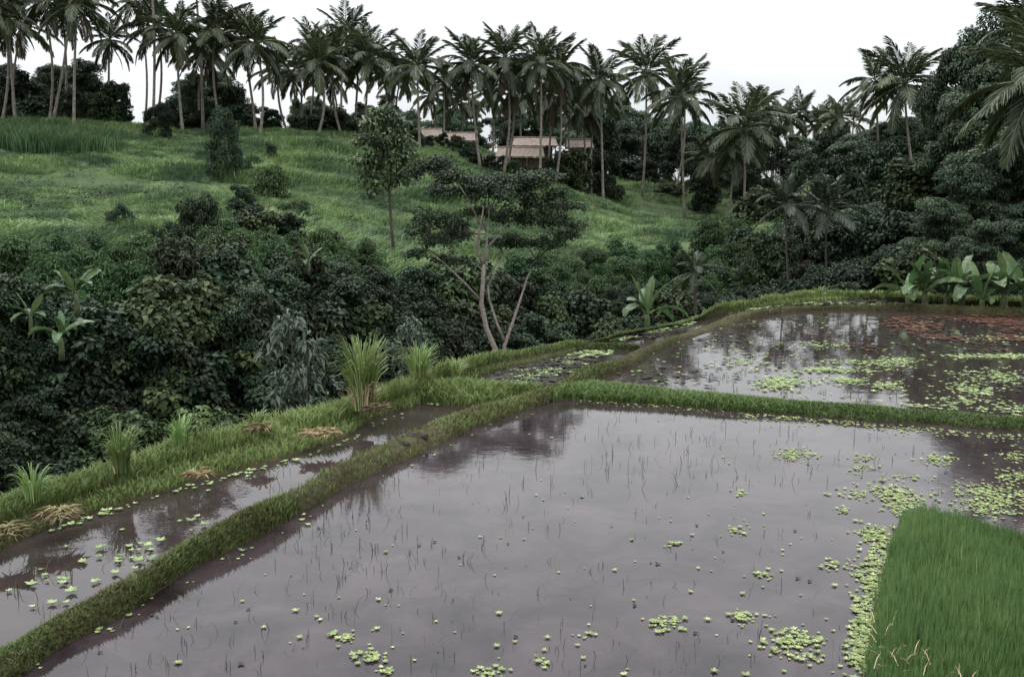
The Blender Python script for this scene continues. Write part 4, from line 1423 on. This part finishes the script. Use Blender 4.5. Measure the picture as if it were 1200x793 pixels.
def grass_clump(px_, py_, hpx, wpx, label, n=150, dry=.25, z=.3):
    p = W(px_, py_, z)
    D = p[1]
    h = hpx / F * D * 1.25
    w_ = wpx / F * D
    e = thing('grass_clump', label, 'grass clump', p)

    def arch(n, h, mat, spread, v0):
        b = MB()
        for k in range(n):
            a_ = rng.uniform(0, 6.28)
            r0 = w_ * .16 * math.sqrt(rng.random())
            hh = h * rng.uniform(.55, 1.05)
            out_ = spread * w_ * rng.uniform(.1, .55)
            wd = .0075 * rng.uniform(.8, 1.5)
            s_ = np.linspace(0, 1, 6)
            rr = r0 + out_ * s_ ** 2.2
            zz = hh * (s_ * 1.12 - .28 * s_ ** 4 * (1 + out_ / (w_ + .01)))
            a2 = a_ + rng.uniform(-.3, .3)
            c = np.stack([np.cos(a_) * r0 + np.cos(a2) * (rr - r0), np.sin(a_) * r0 + np.sin(a2) * (rr - r0), zz - .05], 1)
            sdv = np.array((-math.sin(a2 + .5), math.cos(a2 + .5), 0))
            wv = wd * np.array((.7, 1, 1.1, .9, .6, .05))
            V_ = np.stack([c + sdv * wv[:, None], c - sdv * wv[:, None]], 1).reshape(-1, 3)
            q_ = [(2 * i_, 2 * i_ + 1, 2 * i_ + 3, 2 * i_ + 2) for i_ in range(5)]
            b.add(V_, None, q_, np.clip(rng.normal(v0, .2), 0, 1))
        return b.mesh('blades', M[mat])
    obj('green_blades', arch(n, h, 'tallgrass', 1.0, .5), e)
    if dry:
        obj('dry_blades', arch(int(n * dry), h * .42, 'straw', .6, .4), e)
    return e


grass_clump(425, 476, 92, 78, 'tallest bright green grass clump on the bank edge with straw at its foot', 230, .5)
grass_clump(490, 446, 50, 56, 'shorter green grass clump beside the tallest one', 150, .3)
grass_clump(142, 548, 60, 64, 'spiky green grass clump on the bank edge above the strip pond', 90, .2)
grass_clump(212, 524, 44, 44, 'small green grass clump beside the broad leaved weed', 60, .1)
grass_clump(38, 582, 48, 56, 'sparse bluish green grass clump at the straw covered end of the bank', 50, 0)
grass_clump(300, 497, 22, 40, 'low spreading green tuft on the bank between the straw heaps', 60, .2)
grass_clump(535, 437, 22, 44, 'low leaning grass tuft on the bank near the forked tree', 60, .2)
grass_clump(960, 346, 14, 30, 'small bright green tuft on the far bank before the young palms', 60, 0)

# broad-leaved weed on the bank
p = W(228, 514, .3)
e = thing('leafy_weed', 'broad leaved green weed standing beside the small grass clump', 'plant', p)
b = MB().tube([(0, 0, -.1), (.02, 0, .2), (0, 0, .42)], [.012, .01, .006], 5)
obj('stem', b.mesh('stem', M['banstem']), e)
for k in range(14):
    a_ = k * 2.4
    zz = .16 + .02 * k
    b = MB()
    nlf = 5
    ang = np.linspace(-1.1, 1.1, nlf) + a_
    C = np.tile(np.array((math.cos(a_) * .12, math.sin(a_) * .12, zz)), (nlf, 1))
    Tn = np.stack([np.cos(ang), np.sin(ang), np.full(nlf, -.2)], 1)
    b.leaves(C, np.tile(np.array((0, 0, 1.0)), (nlf, 1)) + sph(nlf) * .15, Tn, .13, .028, rng.uniform(.3, .8, nlf))
    b.tube([(0, 0, zz - .03), (math.cos(a_) * .12, math.sin(a_) * .12, zz)], .004, 4)
    obj('leaf', b.mesh('weed_leaf', M['bank']), e)


def straw_pile(px_, py_, wpx, label, n=260, z=.22, hh=.10):
    p = W(px_, py_, z)
    w_ = wpx / F * p[1] * .4
    b = MB()
    B = np.zeros((n, 3))
    a_ = rng.uniform(0, 6.28, n)
    r0 = w_ * np.sqrt(rng.random(n)) * .85
    B[:, 0], B[:, 1] = np.cos(a_) * r0, np.sin(a_) * r0 * .7
    B[:, 2] = hh * (1 - (r0 / w_) ** 2) * rng.uniform(.1, 1, n)
    N = np.array((0, 0, 1.0)) + sph(n) * .35
    N /= np.linalg.norm(N, axis=1)[:, None]
    a2 = rng.normal(.6, .7, n) + np.where(rng.random(n) < .5, 0, math.pi)
    Tn = np.stack([np.cos(a2), np.sin(a2), rng.normal(-.1, .15, n)], 1)
    b.leaves(B, N, Tn, rng.uniform(.08, .2, n), .005, rng.uniform(0, 1, n))
    return tag(obj('straw_heap', b.mesh('straw_heap', M['straw']), None, p), label, 'straw')


straw_pile(68, 606, 44, 'thick pale straw heap spilling over the bank towards the strip pond', 380)
straw_pile(8, 626, 40, 'pale straw heap at the end of the bank beside the thick one', 260)
straw_pile(375, 508, 58, 'loose scattered straw lying on the bank below the tallest grass clump', 220, hh=.06)
straw_pile(303, 504, 24, 'small straw heap on the bank beside the low spreading tuft', 120, z=.33)
straw_pile(440, 478, 46, 'brown trampled straw at the foot of the tallest grass clump', 160, z=.3, hh=.05)
straw_pile(232, 556, 26, 'thin wisp of straw on the bank path above the strip pond', 70, hh=.04)

for px_, py_, label in [(488, 512, 'dark mud clod on the long bund near the junction with the cross bund'), (466, 522, 'low dark mud clod on the long bund')]:
    p = W(px_, py_, .13)
    u = sph(46)
    k_ = np.array((.16, .12, .075))
    b = MB()
    lat = np.linspace(0, math.pi, 7)
    V_, q_ = [], []
    for i_, la in enumerate(lat):
        for j_ in range(10):
            lo = j_ / 10 * 6.283
            rr = 1 + .22 * math.sin(3 * lo + 2 * la) * math.sin(la) + rng.normal(0, .06)
            V_.append((k_[0] * math.sin(la) * math.cos(lo) * rr, k_[1] * math.sin(la) * math.sin(lo) * rr, k_[2] * math.cos(la) * rr))
    for i_ in range(6):
        for j_ in range(10):
            q_.append((i_ * 10 + j_, (i_ + 1) * 10 + j_, (i_ + 1) * 10 + (j_ + 1) % 10, i_ * 10 + (j_ + 1) % 10))
    b.add(V_, None, q_)
    tag(obj('mud_clod', b.mesh('mud_clod', M['mudpatch'], True), None, p), label, 'clod')

# ------------------------------------------------------------------ rice seedbed
SB = [W(1014, 800), W(1030, 700), W(1046, 640), W(1058, 612), W(1075, 606), W(1120, 614), W(1200, 634), W(1320, 662)]
poly = np.array([(q_[0], q_[1]) for q_ in SB] + [(SB[-1][0] + .4, 5.0), (SB[0][0] - .02, 5.6)])


def inpoly(P, poly):
    x, y = P[:, 0], P[:, 1]
    c = np.zeros(len(P), bool)
    j_ = len(poly) - 1
    for i_ in range(len(poly)):
        xi, yi = poly[i_]
        xj, yj = poly[j_]
        m = ((yi > y) != (yj > y)) & (x < (xj - xi) * (y - yi) / (yj - yi + 1e-12) + xi)
        c ^= m
        j_ = i_
    return c


lo, hi = poly.min(0), poly.max(0)
P = rng.uniform(lo, hi, (14500, 2))
P = np.repeat(P[inpoly(P, poly)], 10, 0)
P = P + rng.normal(0, .02, P.shape)
hc = np.repeat(rng.uniform(.75, 1.2, len(P) // 10), 10)
n = len(P)
B = np.concatenate([P, np.zeros((n, 1))], 1)
f1 = fbm(P[:, 0], P[:, 1], 2.6)
dE = np.min([np.abs((poly[k2][0] - poly[k1][0]) * (poly[k1][1] - P[:, 1]) - (poly[k1][0] - P[:, 0]) * (poly[k2][1] - poly[k1][1])) / np.hypot(*(poly[k2] - poly[k1])) for k1, k2 in ((0, 1), (1, 2), (2, 3), (3, 4), (4, 5), (5, 6))], 0)
H = .23 * hc * rng.uniform(.55, 1.15, n) * (1 + .3 * np.clip(f1, -1, 1)) * np.clip(.55 + dE * 4, .5, 1)
b = MB().blades(B, H, .0029 * rng.uniform(.8, 1.5, n), H * rng.uniform(.02, .22, n), rng.normal(.3, 1.5, n) + 2 * f1, np.clip(rng.normal(.45, .2, n) + .15 * f1, 0, 1), .5)
tag(obj('rice_seedbed', b.mesh('rice_seedbed', M['rice'])), 'dense bed of tall green rice seedlings at the corner of the main pond', 'rice', kind='stuff')
# wet soil under the seedlings
tag(obj('seedbed_soil', mesh_np('seedbed_soil', [(q_[0], q_[1], .006) for q_ in poly], None, M['mudpatch'], None, False, None) if False else
        mesh_np('seedbed_soil', [(q_[0], q_[1], .006) for q_ in poly] + [(poly[:, 0].mean(), poly[:, 1].mean(), .02)],
                [(k, (k + 1) % len(poly), len(poly)) for k in range(len(poly))], M['mudpatch'])), kind='structure')
# a few dry brown blades through the bed
Pd = P[rng.choice(n, 900)]
Pd = Pd[fbm(Pd[:, 0], Pd[:, 1], 3.7) > .15]
m = len(Pd)
b = MB().blades(np.concatenate([Pd, np.full((m, 1), .15)], 1), .09 * rng.uniform(.6, 1.2, m), .004, .12 * rng.uniform(.2, 1.2, m), rng.uniform(0, 6.28, m), rng.uniform(.1, .6, m))
tag(obj('dry_seedlings', b.mesh('dry_seedlings', M['straw'])), 'dry straw coloured blades poking through the rice seedbed', 'rice', kind='stuff')


# ------------------------------------------------------------------ floating weeds
def in_water(px_, py_, pond):
    aN, aF = poly_y(AN, px_), poly_y(AF, px_)
    bN, bF = poly_y(BN, px_), poly_y(BF, px_)
    cN = poly_y(CN, px_)
    if pond == 'main':
        ok = (py_ > aN + 2) & ((px_ < 655) | (py_ > bN + 1.5))
    elif pond == 'back':
        ok = (py_ > aN + .5) & (py_ < bF - 2) & (px_ > 700)
    elif pond == 'strip':
        ok = (py_ > cN + 3) & (py_ < aF - 2) & (px_ < 560)
    elif pond == 'pool':
        ok = (py_ > np.maximum(cN, poly_y(DN, px_)) + 1) & (py_ < np.minimum(aF, poly_y(XF, px_)) - 1.5) & (px_ > 530) & (px_ < 735)
    else:
        ok = (py_ > cN + .3) & (py_ < np.minimum(aF, np.where(px_ < 745, poly_y(DF, px_), 999)) - .5) & (px_ > 690) & (px_ < 1060)
    return ok


def gnd(px_, py_):
    yc = -(py_ - 396.5) / F
    dy, dz = _cp + _sp * yc, -_sp + _cp * yc
    t = -CH / dz
    return np.stack([(px_ - 600) / F * t, dy * t, np.zeros_like(t)], 1)


def rosettes(b, P, r0, r1, tilt=.6, nl=6, v0=.55, asp=.33, z0=.006):
    n = len(P)
    if n == 0:
        return
    r_ = r0 + (r1 * 1.25 - r0) * rng.random(n) ** 1.8
    tone = rng.normal(0, .16, n)
    for k in range(nl):
        a_ = k / nl * 6.283 + rng.uniform(-.4, .4, n) + rng.uniform(0, 6.28, n) * 0
        d = np.stack([np.cos(a_), np.sin(a_), np.full(n, tilt) * rng.uniform(.3, 1.6, n)], 1)
        N_ = np.stack([-np.cos(a_) * tilt, -np.sin(a_) * tilt, np.ones(n)], 1)
        N_ /= np.linalg.norm(N_, axis=1)[:, None]
        b.leaves(P + np.array((0, 0, z0)), N_, d, r_ * rng.uniform(.8, 1.15, n), r_ * asp, np.clip(rng.normal(v0, .16, n) + tone, 0, 1), .05)


def patches(spec, pond):
    out_ = []
    for cx, cy, rx, ry, n in spec:
        n = int(n * 1.6)
        q_ = rng.normal(size=(n, 2)) * .55
        x, y = cx + q_[:, 0] * rx, cy + q_[:, 1] * ry
        ok = in_water(x, y, pond) & (x > -250) & (x < 1450)
        out_.append(gnd(x[ok], y[ok]))
    return np.concatenate(out_)


def along(line, n, off, sd_, x0, x1, pond):
    x = rng.uniform(x0, x1, n)
    y = poly_y(line, x) + off + np.abs(rng.normal(0, sd_, n))
    ok = in_water(x, y, pond)
    return gnd(x[ok], y[ok])


b = MB()
main = patches([(932, 755, 30, 16, 90), (1008, 770, 14, 24, 90), (1012, 730, 15, 30, 120), (1022, 690, 14, 30, 120), (1030, 655, 14, 24, 90), (1022, 625, 18, 12, 60), (1036, 632, 14, 14, 50),
                (1040, 578, 34, 9, 90), (1062, 586, 24, 10, 80), (1050, 594, 14, 14, 40), (1165, 588, 44, 18, 260), (1150, 575, 28, 10, 70), (1190, 560, 22, 10, 60), (1190, 535, 20, 8, 40),
                (929, 533, 24, 7, 90), (1008, 548, 16, 8, 30), (1012, 536, 14, 4, 20), (1100, 541, 26, 5, 40), (1100, 536, 16, 4, 20), (780, 729, 20, 9, 30), (862, 622, 16, 5, 16),
                (873, 722, 18, 8, 24), (972, 663, 14, 6, 16), (895, 674, 14, 5, 12), (400, 748, 14, 8, 18), (432, 770, 14, 8, 14), (576, 788, 16, 8, 16), (450, 786, 10, 5, 8), (635, 775, 10, 10, 8),
                (790, 638, 10, 4, 8), (866, 578, 8, 4, 8), (1008, 664, 14, 10, 20), (988, 600, 14, 5, 12), (690, 745, 10, 4, 6), (1060, 560, 30, 4, 24), (1000, 580, 24, 4, 20)], 'main')
x, y = rng.uniform(50, 1200, 420), rng.uniform(480, 792, 420)
kp = in_water(x, y, 'main') & (rng.random(420) < .25 + .7 * (x / 1200) * (.4 + (y - 480) / 400))
main = np.concatenate([main, gnd(x[kp], y[kp]), along(BN, 520, 3, 4.5, 860, 1400, 'main'), along(BN, 70, 2, 3, 670, 880, 'main'), along(AN, 36, 3, 5, 40, 640, 'main')])
out_sb = ~inpoly(main[:, :2], poly)
rosettes(b, main[out_sb], .015, .034, v0=.5)
tag(obj('floating_weed', b.mesh('floating_weed', M['weed'])), 'pale green floating water plants drifting on the main pond', 'water plants', kind='stuff')

b = MB()
back = patches([(920, 447, 26, 6, 110), (905, 452, 24, 5, 50), (980, 434, 50, 3, 120), (990, 446, 24, 4, 80), (1040, 452, 16, 4, 60), (1010, 425, 60, 4, 80), (1160, 440, 40, 8, 80), (1180, 418, 70, 2.5, 200),
                (1130, 455, 20, 6, 50), (1155, 460, 14, 6, 40), (1180, 445, 14, 5, 30), (1050, 425, 30, 8, 80), (880, 425, 30, 14, 40), (960, 405, 40, 4, 50), (1060, 478, 70, 4, 90), (1190, 480, 30, 6, 40), (1130, 470, 40, 6, 40), (1165, 397, 30, 4, 40)], 'back')
x, y = rng.uniform(740, 1350, 700), rng.uniform(372, 495, 700)
kp = in_water(x, y, 'back')
rosettes(b, np.concatenate([back, gnd(x[kp], y[kp])]),   .025, .060, .4, 5)
tag(obj('floating_weed', b.mesh('floating_weed', M['weed'])), 'pale green floating water plants on the weedy back pond', 'water plants', kind='stuff')
b = MB()
rosettes(b, patches([(620, 442, 26, 5, 90), (605, 450, 20, 3, 40), (640, 435, 30, 4, 60), (695, 415, 30, 4, 110), (665, 425, 24, 5, 50), (580, 445, 20, 5, 30)], 'pool'), .035, .08, .4, 5)
rosettes(b, patches([(720, 396, 24, 3, 90), (760, 388, 24, 4, 90), (800, 380, 30, 3, 80), (880, 363, 50, 3, 100), (960, 356, 60, 2, 60)], 'far'), .05, .10, .4, 5)
rosettes(b, patches([(515, 471, 14, 3, 60), (540, 473, 12, 2, 30), (270, 618, 60, 12, 14), (150, 650, 60, 20, 16), (60, 690, 50, 20, 10)], 'strip'), .03, .06)
rosettes(b, along(CN, 90, 3, 3, 60, 480, 'strip'), .025, .05)
tag(obj('floating_weed', b.mesh('floating_weed', M['weed'])), 'pale green floating water plants in the narrow strip and the small pools', 'water plants', kind='stuff')

b = MB()
red = patches([(1100, 386, 100, 13, 900), (1180, 396, 60, 12, 550), (1010, 373, 70, 4, 220), (1150, 376, 110, 5, 500), (1070, 402, 60, 8, 420), (1150, 412, 60, 9, 420), (990, 384, 50, 7, 200), (900, 376, 40, 5, 90), (1250, 395, 90, 16, 500)], 'back')
red = red[(fbm(red[:, 0], red[:, 1] * 1.0, 1.6) + rng.normal(0, .15, len(red))) > -.05]
rosettes(b, red, .035, .10, .25, 4, .5, .5)
tag(obj('red_water_fern', b.mesh('red_water_fern', M['redweed'])), 'reddish brown mat of water fern on the weedy back pond', 'water plants', kind='stuff')
b = MB()
dk = patches([(850, 398, 30, 7, 90), (800, 440, 50, 12, 60), (900, 400, 60, 12, 50), (1000, 395, 80, 10, 60), (1120, 405, 90, 14, 180), (760, 440, 30, 8, 40), (930, 373, 50, 4, 50), (880, 440, 90, 24, 60), (1150, 450, 60, 20, 60)], 'back')
rosettes(b, dk[::2], .03, .08, .3, 4, .4, .5)
rosettes(b, patches([(600, 440, 60, 12, 420), (660, 425, 50, 9, 280), (570, 446, 30, 6, 120)], 'pool'), .05, .12, .3, 4, .4, .5)
rosettes(b, patches([(990, 354, 80, 3, 200), (740, 393, 40, 4, 80)], 'far'), .06, .14, .3, 4, .4, .5)
x, y = rng.uniform(100, 1150, 80), rng.uniform(490, 792, 80)
kp = in_water(x, y, 'main')
rosettes(b, gnd(x[kp], y[kp]), .012, .03, .5, 3, .4, .5)
tag(obj('dark_floating_leaves', b.mesh('dark_floating_leaves', M['darkweed'])), 'dark rotting leaves and bits floating on the ponds', 'leaf litter', kind='stuff')

# rice stubble and sprouts standing in the water
b = MB()


def sprouts(x, y, pond, h0, h1, w0, nb=(1, 5)):
    ok = in_water(x, y, pond)
    P = gnd(x[ok], y[ok])
    P = P[~inpoly(P[:, :2], poly)]
    for p in P:
        m = rng.integers(*nb)
        B = np.tile(p, (m, 1))
        B[:, :2] += rng.normal(0, .025, (m, 2))
        B[:, 2] -= .02
        H = rng.uniform(h0, h1, m)
        b.blades(B, H, w0 * (1 + p[1] / 25), H * rng.uniform(0, 1.1, m), rng.uniform(0, 6.28, m), np.clip(rng.normal(.4, .25, m), 0, 1), 1.5)


sprouts(rng.uniform(60, 1180, 480), rng.uniform(474, 792, 480), 'main', .03, .15, .0020, (1, 4))
sprouts(rng.normal(330, 120, 160), rng.normal(630, 50, 160), 'main', .05, .2, .0022)
sprouts(rng.normal(780, 170, 190), rng.normal(525, 25, 190), 'main', .07, .24, .0022, (1, 3))
sprouts(rng.uniform(0, 540, 230), rng.uniform(480, 760, 230), 'strip', .05, .2, .0022)
sprouts(rng.uniform(760, 1190, 420), rng.uniform(385, 495, 420), 'back', .06, .18, .0028)
sprouts(rng.uniform(540, 730, 120), rng.uniform(405, 455, 120), 'pool', .08, .2, .0035)
tag(obj('rice_stubble', b.mesh('rice_stubble', M['sprout'])), 'thin dark rice sprouts and stubble standing in the flooded ponds', 'rice', kind='stuff')
print('bushes', cnt, 'objects', len(bpy.data.objects))
